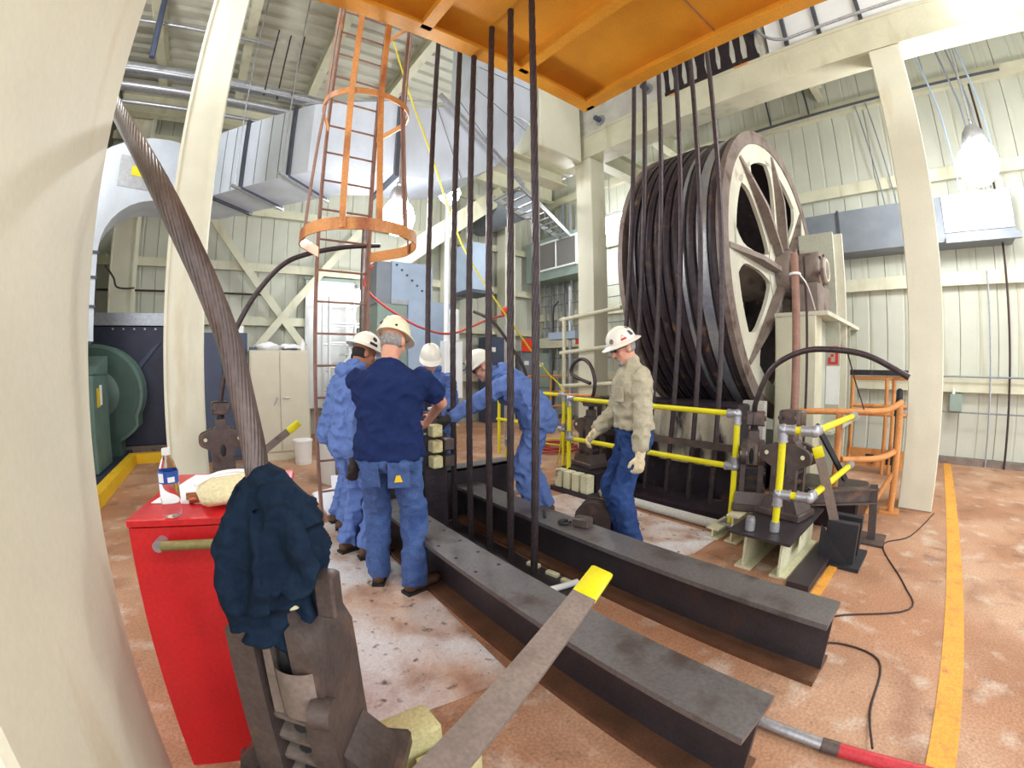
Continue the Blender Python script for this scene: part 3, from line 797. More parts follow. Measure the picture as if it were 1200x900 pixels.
# brown upright pipe by the pedestal with a white cord tied to it
vp = thing('upright_pipe', 'rust brown upright pipe beside the sheave hub', 'pipe', (4.62, 1.30, 0))
part(MB().tube([(4.62, 1.30, 0.0), (4.64, 1.30, 1.2), (4.70, 1.30, 2.7)], 0.042, 12), 'pipe', 'rust_orange', vp)
part(MB().torus((4.69, 1.30, 2.48), 0.05, 0.014, None, 16, 6), 'cord_knot', 'white_enamel', vp)
part(MB().tube([(4.69, 1.25, 2.47), (4.72, 1.18, 2.35), (5.1, 1.2, 2.15)], 0.008, 6, 4), 'cord', 'white_enamel', vp)
solo(MB().tube([(4.75, 1.22, 0.0), (4.80, 1.22, 2.1), (4.9, 1.25, 2.7)], 0.014, 8), 'conduit', 'wire_dark', 'thin dark conduit behind the brown upright pipe', 'conduit')

# ------------------------------------------------------------------ yellow railing
rl = thing('yellow_railing', 'yellow pipe railing in front of the sheave', 'railing', (3.66, 2.6, 0.15))
def ypipe(a, b, parent, name, r=0.027):
    return part(MB().cyl(a, b, r, n=14), name, 'safety_yellow', parent)
def joint(p, parent, d1, d2):
    mb = MB().ball(p, 0.042, 12, 8)
    for d in (d1, d2):
        d = Vector(d); mb.cyl(p, Vector(p) + d * 0.085, 0.037, n=12)
        mb.cyl(Vector(p) + d * 0.075, Vector(p) + d * 0.09, 0.041, n=12)
    return part(mb, 'pipe_joint', 'galvanised', parent)
yA, yB = 1.53, 3.62
ypipe((3.66, yA, 1.10), (3.66, yB, 1.12), rl, 'top_rail')
ypipe((3.66, yA, 0.63), (3.66, yB, 0.64), rl, 'mid_rail')
ypipe((3.66, yA, 0.12), (3.66, yA, 1.10), rl, 'post')
ypipe((3.66, yB, 0.12), (3.66, yB, 1.12), rl, 'post')
joint((3.66, yA, 1.10), rl, (0, 1, 0), (0, 0, -1)); joint((3.66, yA, 0.63), rl, (0, 1, 0), (0, 0, 1))
joint((3.66, yB, 1.12), rl, (0, -1, 0), (0, 0, -1)); joint((3.66, yB, 0.64), rl, (0, -1, 0), (0, 0, 1))
part(MB().bx(3.58, 3.74, yA - 0.08, yA + 0.08, 0.10, 0.12), 'base_plate', 'galvanised', rl)
part(MB().bx(3.58, 3.74, yB - 0.08, yB + 0.08, 0.10, 0.12), 'base_plate', 'galvanised', rl)
# rear return behind the bending worker
rr = thing('yellow_railing', 'yellow railing length behind the bending worker', 'railing', (4.3, 4.7, 0))
ypipe((4.3, 4.36, 1.10), (4.3, 6.0, 1.09), rr, 'top_rail'); ypipe((4.3, 4.36, 0.60), (4.3, 6.0, 0.60), rr, 'mid_rail'); ypipe((4.3, 5.95, 0.0), (4.3, 5.95, 1.09), rr, 'post')
ypipe((4.3, 4.36, 0.0), (4.3, 4.36, 1.10), rr, 'post')
joint((4.3, 4.36, 1.10), rr, (0, 1, 0), (0, 0, -1)); joint((4.3, 4.36, 0.60), rr, (0, 1, 0), (0, 0, 1))
part(MB().cyl((4.3, 4.40, 1.10), (4.3, 3.75, 1.12), 0.024, n=10), 'rail_stub', 'orange_worn', rr)
yp = thing('yellow_post', 'lone yellow post behind the vertical ropes', 'post', (2.98, 3.95, 0))
part(MB().cyl((2.98, 3.95, 0.05), (2.98, 3.95, 0.62), 0.03, n=12), 'post', 'safety_yellow', yp)
part(MB().bx(2.88, 3.08, 3.85, 4.05, 0.0, 0.05), 'base_plate', 'galvanised', yp)
part(MB().cyl((2.98, 3.95, 0.58), (2.98, 3.95, 0.66), 0.037, n=12), 'pipe_joint', 'galvanised', yp)
# second section turning the corner towards the orange rails
r2 = thing('yellow_railing', 'bent yellow railing section at the corner by the rope clamps', 'railing', (3.16, 0.95, 0.31))
for z in (1.07, 0.60):
    a, b, c = (3.16, 0.96, z), (3.19, 0.74, z), (4.46, 0.69, z)
    ypipe(a, b, r2, 'rail'); ypipe(b, c, r2, 'rail')
    joint(b, r2, (-0.13, 0.99, 0), (1, -0.04, 0)); joint(a, r2, (0.13, -0.99, 0), (0, 0, -1))
    part(MB().cyl(c, (4.60, 0.685, z), 0.037, n=12), 'pipe_joint', 'galvanised', r2)
ypipe((3.16, 0.96, 0.34), (3.16, 0.96, 1.07), r2, 'post')
part(MB().cyl((3.16, 0.96, 0.315), (3.16, 0.96, 0.39), 0.036, n=12), 'post_socket', 'galvanised', r2)
part(MB().cyl((3.07, 1.12, 0.315), (3.07, 1.12, 0.40), 0.036, n=12).cyl((3.07, 1.12, 0.40), (3.07, 1.12, 0.42), 0.03, n=12), 'empty_socket', 'galvanised', r2)

# ------------------------------------------------------------------ channel stubs that carry the clamps
st = thing('channel_stand', 'cream steel channel stubs under a dark plate by the corner railing', 'stand', (3.35, 1.0, 0))
for y in (0.86, 1.14):
    part(ibeam(MB(), (3.06, y, 0.145), (3.95, y, 0.145), 0.13, 0.29, 0.018, 0.016), 'channel_stub', 'stub_cream', st)
part(MB().bx(2.98, 3.98, 0.78, 1.26, 0.29, 0.31), 'top_plate', 'black_beam_steel', st)
part(MB().prism([(3.30, 0.80), (3.62, 0.80), (3.55, 0.84), (3.45, 0.82)], 0.12, 0.29), 'torn_flange', 'stub_cream', st)
solo(MB().bx(2.95, 3.95, 0.60, 0.76, 0.0, 0.06), 'floor_channel', 'black_beam_steel', 'flat dark channel on the floor beside the cream stubs', 'channel')
solo(MB().bx(2.85, 3.9, 0.52, 0.585, 0.0, 0.012), 'yellow_strip', 'line_yellow', 'short worn yellow strip on the floor beside the cream stubs', 'strip')
st2 = thing('channel_stand', 'cream steel stubs at the foot of the railing end post', 'stand', (3.7, 1.5, 0))
part(ibeam(MB(), (3.45, 1.42, 0.13), (4.1, 1.42, 0.13), 0.12, 0.25, 0.016, 0.014), 'channel_stub', 'stub_cream', st2)
part(ibeam(MB(), (3.45, 1.60, 0.05), (4.0, 1.60, 0.05), 0.12, 0.10, 0.014, 0.014), 'channel_stub', 'stub_cream', st2)
st3 = thing('channel_stand', 'row of cream steel stubs behind the tan-shirted worker', 'stand', (3.75, 3.5, 0))
for i in range(4):
    part(MB().bx(3.50, 3.62, 3.16 + 0.14 * i, 3.27 + 0.14 * i, 0.06, 0.27, c=0.006), 'stub', 'stub_cream', st3)
part(MB().bx(3.48, 4.2, 3.12, 3.75, 0.0, 0.06), 'base_plate', 'black_beam_steel', st3)
part(MB().bx(3.64, 4.2, 3.14, 3.72, 0.06, 0.28), 'block', 'grease_dark', st3)
st4 = thing('channel_stand', 'low stand under the rope clamp by the locker', 'stand', (-0.02, 4.55, 0))
part(MB().bx(-0.30, 0.26, 4.35, 4.75, 0.0, 0.33, c=0.01), 'block', 'clamp_iron', st4)
st5 = thing('channel_stand', 'low dark stand under the foreground rope clamp', 'stand', (0.10, 1.02, 0))
part(MB().bx(-0.12, 0.27, 0.78, 1.24, 0.0, 0.33, c=0.01), 'block', 'clamp_iron', st5)
tb_ = thing('channel_stub', 'chipped pale yellow steel stub beside the foreground clamp', 'stub', (0.40, 1.1, 0))
part(MB().bx(0.29, 0.52, 1.06, 1.20, 0.0, 0.30, c=0.012), 'block', 'timber_yellow', tb_)
part(MB().bx(0.285, 0.30, 1.055, 1.205, 0.24, 0.30), 'chipped_edge', 'clamp_iron', tb_)
solo(MB().prism([(0.37, 0.93), (0.62, 0.99), (0.66, 1.04), (0.40, 1.04)], 0.0, 0.22), 'wood_wedge', 'timber_yellow', 'pale wedge partly under the foreground lever', 'wedge')

# ------------------------------------------------------------------ levers with yellow tips
def lever(p0, p1, w, t, tip, label, up=(0, 0, 1)):
    p0, p1 = Vector(p0), Vector(p1)
    d = (p1 - p0).normalized()
    o = thing('lever_bar', label, 'lever', tuple(p0))
    part(MB().bar(p0, p1 - d * tip, w, t, up), 'bar', 'wheel_rust', o)
    part(MB().bar(p1 - d * tip, p1, w * 1.04, t * 1.2, up, 0.006), 'yellow_tip', 'safety_yellow', o)
    return o
lv = lever((0.22, 0.63, 0.60), (1.31, 1.08, 0.645), 0.095, 0.025, 0.22, 'flat lever bar with yellow tip crossing the foreground', (0.1, -0.25, 1))
part(MB().bx(0.17, 0.29, 0.56, 0.68, 0.0, 0.585, c=0.01), 'bracket_post', 'clamp_iron', lv)
lv2 = lever((0.10, 4.45, 0.50), (0.73, 4.40, 0.96), 0.07, 0.02, 0.14, 'flat lever bar with yellow tip beside the beige cabinet', (0, -1, 0))
lv3 = lever((3.72, 0.55, 0.06), (3.42, 0.77, 0.93), 0.075, 0.02, 0.09, 'leaning lever bar with yellow tip in a black bracket', (-1, -0.3, 0.1))
part(MB().bx(3.58, 3.66, 0.42, 0.66, 0.0, 0.34).bx(3.78, 3.86, 0.42, 0.66, 0.0, 0.34), 'bracket_cheek', 'black_paint', lv3)
part(MB().bx(3.50, 3.95, 0.36, 0.72, 0.0, 0.03), 'bracket_base', 'black_paint', lv3)
part(MB().prism([(-0.24, 0.03), (0.0, 0.03), (0.0, 0.30)], 3.55, 3.58, Matrix(((0, 0, 1, 0), (1, 0, 0, 0.70), (0, 1, 0, 0), (0, 0, 0, 1)))), 'gusset', 'black_paint', lv3)

# ------------------------------------------------------------------ orange rails and steel trestle by the column
orr = thing('orange_railing', 'worn orange pipe railing between pedestal and column', 'railing', (5.0, 0.6, 0))
def opipe(pts, parent, name, r=0.032, sub=0):
    return part(MB().tube(pts, r, 10, sub), name, 'orange_worn', parent)
opipe([(4.75, 1.35, 1.06), (4.85, 1.0, 1.07), (5.02, 0.62, 1.08), (5.12, 0.45, 1.09), (5.2, 0.36, 1.13), (5.32, 0.30, 1.17)], orr, 'top_rail', sub=4)
opipe([(4.68, 0.80, 0.62), (5.0, 0.55, 0.60), (5.12, 0.42, 0.62), (5.28, 0.33, 0.66)], orr, 'mid_rail', sub=4)
opipe([(5.28, 0.31, 0.0), (5.28, 0.31, 1.14)], orr, 'post', 0.036); opipe([(4.66, 0.84, 0.0), (4.66, 0.84, 1.07)], orr, 'post', 0.036)
opipe([(5.28, 0.33, 0.42), (5.10, 0.55, 0.0)], orr, 'brace', 0.028)
part(MB().bx(5.18, 5.40, 0.22, 0.42, 0.0, 0.02), 'base_plate', 'orange_worn', orr)
og = thing('orange_gate', 'orange gate frame with a low kick plate behind the railing', 'gate', (7.3, 0.9, 0))
for z in (1.38, 0.98, 0.86):
    opipe([(7.2, 1.15, z), (7.2, 0.20, z + 0.01)], og, 'rail', 0.028)
for y in (0.62, 0.52):
    opipe([(7.2, y, 0.0), (7.2, y, 1.38)], og, 'post', 0.03)
part(MB().bx(7.18, 7.22, 0.20, 1.15, 0.10, 0.36), 'kick_plate', 'orange_worn', og)
for y in (0.45, 0.75):
    part(MB().bx(7.175, 7.18, y, y + 0.12, 0.15, 0.28), 'kick_plate_slot', 'black_rubber', og)
part(MB().bx(7.16, 7.24, 0.15, 1.2, 1.42, 1.50), 'top_board', 'grease_dark', og)
opipe([(7.2, 0.25, 0.0), (7.2, 0.25, 1.40)], og, 'post', 0.03); opipe([(7.2, 1.12, 0.0), (7.2, 1.12, 1.40)], og, 'post', 0.03)
solo(MB().tube([(5.6, 0.36, 1.0), (5.58, 0.34, 1.22), (5.45, 0.33, 1.26), (5.42, 0.33, 1.0), (5.42, 0.33, 0.35)], 0.035, 10, 5), 'rubber_hose', 'black_rubber', 'black hose hanging beside the cream column', 'hose')
ts = thing('steel_trestle', 'grey steel trestle with a welded crosspiece near the column', 'trestle', (4.3, 0.6, 0))
part(ibeam(MB(), (3.95, 0.92, 0.40), (4.35, 0.40, 0.40), 0.10, 0.14, 0.016, 0.012), 'crosspiece', 'clamp_iron', ts)
part(MB().bar((4.30, 0.38, 0.02), (4.33, 0.42, 0.50), 0.07, 0.035, (1, 0, 0)), 'leg', 'clamp_iron', ts)
part(MB().bar((3.95, 0.95, 0.0), (3.97, 0.92, 0.46), 0.07, 0.035, (1, 0, 0)), 'leg', 'clamp_iron', ts)
part(MB().bx(4.14, 4.46, 0.26, 0.50, 0.0, 0.02), 'foot_plate', 'clamp_iron', ts)
solo(MB().bx(4.4, 5.15, 0.55, 1.25, 0.0, 0.34, c=0.02), 'floor_pad', 'grease_dark', 'stained machine pad behind the trestle', 'pad')
solo(MB().bar((4.15, 0.95, 1.0), (4.55, 0.72, 0.46), 0.03, 0.05), 'pry_bar', 'black_paint', 'short dark bar leaning on the orange rail post', 'bar')

# ------------------------------------------------------------------ small things on beams and floor
ds = thing('sheave_block', 'small rusty sheave block on the floor by the worker in the tan shirt', 'block', (2.72, 2.36, 0))
MD = RZ(0.5) @ Matrix(((0, 0, 1), (1, 0, 0), (0, 1, 0)))
part(MB().lathe([(0.0, -0.05), (0.15, -0.05), (0.16, -0.03), (0.13, 0.0), (0.16, 0.03), (0.15, 0.05), (0.0, 0.05)], 28, (2.72, 2.36, 0.19), MD), 'sheave', 'clamp_iron', ds)
for s in (-1, 1):
    pts = [(-0.16, -0.18), (0.16, -0.18), (0.16, 0.02)] + [(0.16 * math.cos(a), 0.02 + 0.15 * math.sin(a)) for a in [k * PI / 8 for k in range(1, 8)]] + [(-0.16, 0.02)]
    part(MB().prism(pts, 0.062 * s, 0.078 * s, Matrix.Translation((2.72, 2.36, 0.19)) @ MD.to_4x4()), 'cheek_plate', 'clamp_iron', ds)
part(MB().cyl(Vector((2.72, 2.36, 0.19)) + MD @ Vector((0, 0, -0.10)), Vector((2.72, 2.36, 0.19)) + MD @ Vector((0, 0, 0.10)), 0.022, n=10), 'pin', 'black_paint', ds)
solo(MB().box((2.20, 2.02, 0.385), (0.10, 0.13, 0.07), RZ(0.3), 0.01), 'steel_block', 'clamp_iron', 'small rusty block on the farther beam', 'block')
sc_ = thing('shackle', 'small dark shackle on the farther beam', 'shackle', (2.13, 2.14, 0.35))
part(MB().torus((2.13, 2.14, 0.365), 0.035, 0.012, None, 18, 6, 0, PI * 1.5), 'bow', 'black_paint', sc_)
part(MB().cyl((2.09, 2.11, 0.365), (2.17, 2.11, 0.365), 0.010, n=8), 'pin', 'black_paint', sc_)
solo(MB().bar((2.10, 2.32, 0.36), (2.20, 2.44, 0.36), 0.02, 0.02), 'wrench', 'black_paint', 'small dark wrench on the farther beam', 'wrench')
wt = thing('caulking_gun', 'white slim caulking gun lying between the beams', 'tool', (1.92, 1.88, 0.0))
part(MB().cyl((1.78, 1.90, 0.035), (2.0, 1.86, 0.035), 0.022, n=12), 'tube', 'plastic_white', wt)
part(MB().bar((2.0, 1.86, 0.03), (2.08, 1.84, 0.05), 0.02, 0.02), 'handle', 'black_paint', wt)
for i, (x, y) in enumerate(((1.96, 2.28), (1.97, 2.08), (1.965, 1.92))):
    solo(MB().box((x, y, 0.02), (0.045, 0.11, 0.035), RZ(0.25 - 0.1 * i), 0.006), 'shim', 'stub_cream', ('pale shim farthest along the inner foot of the farther beam', 'middle pale shim along the inner foot of the farther beam', 'pale shim nearest the camera along the inner foot of the farther beam')[i], 'shim', 'pale shims along the farther beam')
gl = thing('cleaning_rag', 'crumpled white rag lying beyond the nearer beam', 'rag', (1.62, 3.42, 0.0))
part(MB().ball((1.62, 3.46, 0.03), (0.12, 0.08, 0.03)).ball((1.72, 3.38, 0.03), (0.06, 0.05, 0.03)), 'cloth', 'paper_white', gl)
for i, (x, y, rz) in enumerate(((1.55, 2.96, 0.4), (1.60, 2.82, -0.3))):
    solo(MB().box((x, y, 0.02), (0.16, 0.10, 0.012), RZ(rz)), 'paper_scrap', 'paper_white', ('crumpled paper scrap farther from the camera behind the nearer beam', 'crumpled paper scrap nearer the camera behind the nearer beam')[i], 'paper')
pb = thing('breaker_bar', 'long grey bar with a red grip lying on the floor', 'bar', (1.66, 0.1, 0))
part(MB().cyl((1.62, 0.46, 0.03), (1.645, 0.13, 0.03), 0.025, n=12), 'shaft', 'galvanised', pb)
part(MB().cyl((1.645, 0.13, 0.03), (1.655, 0.06, 0.03), 0.03, n=12), 'collar', 'clamp_iron', pb)
part(MB().cyl((1.655, 0.06, 0.03), (1.72, -0.35, 0.03), 0.028, n=12), 'grip', 'pry_red', pb)
solo(MB().tube([(2.35, 0.55, 0.006), (2.75, 0.38, 0.006), (3.11, -0.05, 0.006), (3.5, 0.02, 0.006), (4.21, 0.26, 0.006), (4.6, 0.05, 0.006), (5.5, -0.15, 0.006)], 0.006, 6, 6), 'wire', 'wire_dark', 'thin dark wire curling from the farther beam to the column', 'wire')
solo(MB().tube([(2.15, 0.42, 0.006), (2.45, 0.32, 0.006), (2.43, 0.04, 0.006), (2.0, 0.0, 0.006), (1.73, -0.06, 0.036)], 0.006, 6, 6), 'wire', 'wire_dark', 'thin dark wire curving to the red-gripped bar', 'wire')

# ------------------------------------------------------------------ red tool cabinet and what lies on it
tcx = thing('tool_cabinet', 'red steel tool cabinet beside the near column', 'cabinet', (-0.34, 1.55, 0.0), math.radians(-12))
part(MB().bx(0, 0.52, 0, 0.62, 0.0, 1.0), 'body', 'toolbox_red', tcx, local=True)
part(MB().bx(-0.006, 0.526, -0.006, 0.626, 1.003, 1.03, c=0.004), 'lid', 'toolbox_red', tcx, local=True)
hd = part(MB().cyl((0.12, -0.045, 0.955), (0.47, -0.045, 0.955), 0.016, n=12), 'handle', 'olive_handle', tcx, local=True, label='olive side handle')
for x in (0.11, 0.48):
    part(MB().cyl((x, 0.0, 0.955), (x, -0.05, 0.955), 0.02, n=10), 'handle_bracket', 'galvanised', hd, local=True)
C12, S12 = math.cos(math.radians(-12)), math.sin(math.radians(-12))
def on_cab(x, y, z=1.03): return (-0.34 + C12 * x - S12 * y, 1.55 + S12 * x + C12 * y, z)
bt = thing('water_bottle', 'clear plastic water bottle with blue label on the red cabinet', 'bottle', (-0.19, 1.545, 1.031))
part(MB().lathe([(0.0, 0.002), (0.026, 0.0), (0.032, 0.008), (0.0325, 0.03), (0.029, 0.045), (0.0325, 0.06), (0.0325, 0.13), (0.031, 0.15), (0.022, 0.178), (0.013, 0.195), (0.0125, 0.205), (0.0, 0.206)], 24), 'body', 'clear_plastic', bt, local=True)
part(MB().lathe([(0.0325, 0.112), (0.0334, 0.113), (0.0334, 0.150), (0.0315, 0.151)], 24), 'label_wrap', 'label_blue', bt, local=True)
for k, (a, w) in enumerate(((-2.3, 0.10), (-1.2, 0.07))):
    lp = MB()
    pts0 = [(0.0338 * math.cos(a + t), 0.0338 * math.sin(a + t)) for t in (-0.35, -0.2, 0, 0.2, 0.35)]
    lp.add([(x, y, 0.117) for x, y in pts0] + [(x, y, 0.146 if k == 0 else 0.134) for x, y in pts0], [(i, i + 1, 6 + i, 5 + i) for i in range(4)])
    part(lp, 'label_print', 'paper_white', bt, local=True)
part(MB().lathe([(0.0, 0.222), (0.0135, 0.222), (0.0145, 0.219), (0.0145, 0.201), (0.0, 0.201)], 20), 'cap', 'plastic_white', bt, local=True)
sh = thing('paper_sheets', 'white paper sheets spread on the red cabinet', 'papers', on_cab(0.2, 0.35, 1.031))
part(MB().box(on_cab(0.20, 0.36, 1.033), (0.30, 0.42, 0.003), RZ(-0.35)), 'sheet', 'paper_white', sh)
part(MB().box(on_cab(0.26, 0.38, 1.037), (0.28, 0.40, 0.003), RZ(-0.1)), 'sheet', 'paper_white', sh)
cp = thing('cloth_bag', 'folded beige cloth bag on the red cabinet beside the jacket', 'bag', on_cab(0.33, 0.16, 1.031))
def blob(c, r, bumps, M=None, n=22, m=12):
    mb = MB().ball((0, 0, 0), 1.0, n, m)
    vs = []
    for p in mb.v:
        k = 1 + sum(a * math.sin(fx * p[0] + fy * p[1] + fz * p[2] + ph) for a, fx, fy, fz, ph in bumps)
        q = Vector((p[0] * r[0] * k, p[1] * r[1] * k, p[2] * r[2] * k))
        vs.append(Vector(c) + (M @ q if M is not None else q))
    mb.v = [tuple(v) for v in vs]
    return mb
part(blob(on_cab(0.33, 0.17, 1.075), (0.15, 0.11, 0.042), [(0.10, 4, 3, 0, 0), (0.07, -3, 6, 2, 1)], RZ(0.7)), 'cloth', 'beige_cap', cp)
part(MB().tube([on_cab(0.20, 0.14, 1.10), on_cab(0.27, 0.20, 1.125), on_cab(0.36, 0.23, 1.125), on_cab(0.45, 0.22, 1.105)], 0.007, 8, 5), 'seam', 'paper_white', cp)
cf = thing('copper_fitting', 'short copper tube fittings behind the water bottle', 'fitting', on_cab(0.20, 0.16, 1.031))
part(MB().cyl(on_cab(0.17, 0.15, 1.047), on_cab(0.25, 0.18, 1.047), 0.016, n=12), 'tube', 'copper', cf)
part(MB().torus(on_cab(0.255, 0.182, 1.047), 0.013, 0.005, RZ(0.16) @ RY(PI / 2), 14, 6), 'ring', 'copper', cf)
part(MB().cyl(on_cab(0.15, 0.19, 1.047), on_cab(0.24, 0.21, 1.047), 0.014, n=12), 'tube', 'copper', cf)

# ------------------------------------------------------------------ caged ladder
ld = thing('caged_ladder', 'orange steel ladder with a hooped safety cage', 'ladder', (1.1, 4.15, 0))
for x in (0.855, 1.375):
    part(MB().bx(x - 0.012, x + 0.012, 4.12, 4.19, 0.0, 7.0), 'rail', 'rust_orange', ld)
for k in range(22):
    z = 0.30 + 0.305 * k
    part(MB().cyl((0.855, 4.155, z), (1.375, 4.155, z), 0.011, n=8), 'rung', 'rust_orange', ld)
def hoop(z, hw_, dep, flat=0.06):
    pts_o, n = [], 28
    for k in range(n + 1):
        a = PI * (-0.12) + (PI * 1.24) * k / n
        x = 1.10 - hw_ * math.cos(a); y = 4.10 - 0.42 - (dep - 0.42) * max(0, math.sin(a)) ** 0.8 if math.sin(a) > 0 else 4.10 - 0.42 - 0.40 * math.sin(a)
        pts_o.append((x, y))
    pts_o = [(0.86, 4.13)] + pts_o + [(1.375, 4.13)]
    mb = MB(); vs, fs = [], []
    for i, (x, y) in enumerate(pts_o):
        j0, j1 = pts_o[max(i - 1, 0)], pts_o[min(i + 1, len(pts_o) - 1)]
        t = Vector((j1[0] - j0[0], j1[1] - j0[1], 0)).normalized(); nr = Vector((t.y, -t.x, 0)) * 0.005
        for dz in (-flat / 2, flat / 2):
            vs += [(x + nr.x, y + nr.y, z + dz), (x - nr.x, y - nr.y, z + dz)]
    for i in range(len(pts_o) - 1):
        a = i * 4; b = a + 4
        fs += [(a, b, b + 2, a + 2), (a + 1, a + 3, b + 3, b + 1), (a, a + 1, b + 1, b), (a + 2, b + 2, b + 3, a + 3)]
    mb.add(vs, fs)
    return mb
for z, hw_, dep, fl in ((2.60, 0.50, 0.98, 0.10), (3.90, 0.40, 0.78, 0.06), (5.20, 0.40, 0.78, 0.06), (6.4, 0.40, 0.78, 0.06)):
    part(hoop(z, hw_, dep, fl), 'cage_hoop', 'orange_worn', ld)
def cage_bar(x0, y0, x1, y1, m='orange_worn'):
    f = Vector((x1 - 1.1, y1 - 3.75, 0)).normalized()
    mb = MB().bar((x0, y0, 2.56), (x1, y1, 3.9), 0.052, 0.008, f).bar((x1, y1, 3.9), (x1, y1, 7.0), 0.052, 0.008, f)
    part(mb, 'cage_bar', m, ld)
cage_bar(0.83, 3.17, 0.86, 3.36); cage_bar(1.12, 3.13, 1.12, 3.33); cage_bar(0.62, 3.62, 0.71, 3.66, 'rust_orange'); cage_bar(1.58, 3.62, 1.49, 3.66, 'rust_orange'); cage_bar(1.38, 3.24, 1.36, 3.42, 'rust_orange')

# ------------------------------------------------------------------ supply duct
def rect_ring(c, r, u, hw_, hh):
    c, r, u = Vector(c), Vector(r), Vector(u)
    return [c - r * hw_ - u * hh, c + r * hw_ - u * hh, c + r * hw_ + u * hh, c - r * hw_ + u * hh]
dd = Vector((0.677, -0.736, 0)); dn = Vector((0.736, 0.677, 0)); UP = Vector((0, 0, 1))
def A(s, z=4.5): return Vector((0.74, 6.26, z)) + dd * s
du = thing('supply_duct', 'large silver sheet-metal duct crossing under the roof', 'duct', (0.7, 6.3, 4.0))
segs = (-1.75, -1.05, -0.42, 0.42, 0.72)
for a, b in zip(segs[:-1], segs[1:]):
    part(MB().loft([rect_ring(A(a), dn, UP, 0.42, 0.5), rect_ring(A(b), dn, UP, 0.42, 0.5)]), 'duct_section', 'duct_silver', du, smooth=False)
for s in (-1.05, -0.42, 0.42):
    part(MB().loft([rect_ring(A(s - 0.025), dn, UP, 0.46, 0.54), rect_ring(A(s + 0.025), dn, UP, 0.46, 0.54)]), 'duct_flange', 'duct_seam', du, smooth=False)
for s in (-0.85, -0.65, -0.2, 0.02, 0.22):     # pressed stiffening creases on the near side
    c = A(s) - dn * 0.423
    part(MB().bar(c - UP * 0.49, c + UP * 0.49, 0.012, 0.006, dn), 'crease', 'duct_dark', du)
for s in (-0.42, 0.42):                        # trapeze hangers under the duct
    part(MB().bar(A(s, 3.965) - dn * 0.62, A(s, 3.965) + dn * 0.5, 0.05, 0.03), 'hanger_bar', 'galvanised', du)
    part(MB().cyl(A(s, 3.965) - dn * 0.55, A(s, 7.33) - dn * 0.55, 0.010, n=6), 'hanger_rod', 'galvanised', du)
# transition and rising elbow
y0e, y1e = 5.0, 5.85
part(MB().loft([rect_ring(A(0.72), dn, UP, 0.42, 0.5), [Vector((1.95, y0e, 4.0)), Vector((1.95, y1e, 4.0)), Vector((1.95, y1e, 5.1)), Vector((1.95, y0e, 5.1))]]), 'transition', 'duct_silver', du, smooth=False)
part(MB().bx(1.93, 1.99, y0e - 0.05, y1e + 0.05, 3.95, 5.15), 'duct_flange', 'duct_seam', du)
el = []
el.append([Vector((1.95, y0e, 4.0)), Vector((1.95, y1e, 4.0)), Vector((1.95, y1e, 5.1)), Vector((1.95, y0e, 5.1))])
for k in range(13):
    a = -PI / 2 + (PI / 2) * k / 12
    po = Vector((2.1 + 2.2 * math.cos(a), 0, 6.2 + 2.2 * math.sin(a))); pi_ = Vector((2.1 + 1.1 * math.cos(a), 0, 6.2 + 1.1 * math.sin(a)))
    el.append([Vector((po.x, y0e, po.z)), Vector((po.x, y1e, po.z)), Vector((pi_.x, y1e, pi_.z)), Vector((pi_.x, y0e, pi_.z))])
el.append([Vector((4.3, y0e, 7.33)), Vector((4.3, y1e, 7.33)), Vector((3.2, y1e, 7.33)), Vector((3.2, y0e, 7.33))])
part(MB().loft(el), 'elbow', 'duct_silver', du, angle=25)
for k in (3, 6, 9, 12):
    a = -PI / 2 + (PI / 2) * k / 12
    part(MB().bar((2.1 + 1.1 * math.cos(a), y0e - 0.004, 6.2 + 1.1 * math.sin(a)), (2.1 + 2.2 * math.cos(a), y0e - 0.004, 6.2 + 2.2 * math.sin(a)), 0.012, 0.008, (0, 1, 0)), 'crease', 'duct_dark', du)
# lobster-back elbow going down to the blower
el = [rect_ring(A(-1.75), dn, UP, 0.42, 0.5)]
eE = Vector((-0.953, -0.303, 0)); eM = Vector((-0.303, 0.953, 0)); N0 = Vector((-1.0, 7.18, 0))
el.append([N0 + UP * 4.0, N0 + eM * 0.84 + UP * 4.0, N0 + eM * 0.84 + UP * 5.0, N0 + UP * 5.0])
for k in range(1, 9):
    a = (PI / 2) * k / 8
    pi_ = N0 + eE * (0.85 * math.sin(a)) + UP * (3.15 + 0.85 * math.cos(a)); po = N0 + eE * (1.55 * math.sin(a)) + UP * (3.15 + 1.85 * math.cos(a))
    el.append([pi_, pi_ + eM * 0.84, po + eM * 0.84, po])
for dz in (0.9, 1.25):
    el.append([p + UP * (3.15 - dz - 3.15) for p in el[9]])
part(MB().loft(el), 'elbow', 'duct_silver', du, angle=16)
for z in (3.1, 2.75, 2.35):
    part(MB().loft([[p + UP * (z - 3.15) + (p - sum(el[9], Vector()) / 4) * 0.06 for p in el[9]], [p + UP * (z - 3.11) + (p - sum(el[9], Vector()) / 4) * 0.06 for p in el[9]]]), 'duct_flange', 'duct_seam', du, smooth=False)
ap = N0 - eM * 0.004 + eE * 0.44 + UP * 4.36; dn_ = eM
hp = part(MB().bar(ap - UP * 0.24, ap + UP * 0.24, 0.52, 0.012, dn_), 'access_panel', 'galvanised', du)
part(MB().bar(ap - eE * 0.02 - eM * 0.010 - UP * 0.05, ap - eE * 0.02 - eM * 0.010 + UP * 0.10, 0.20, 0.004, dn_), 'yellow_note', 'safety_yellow', hp, label='yellow note on the access panel')

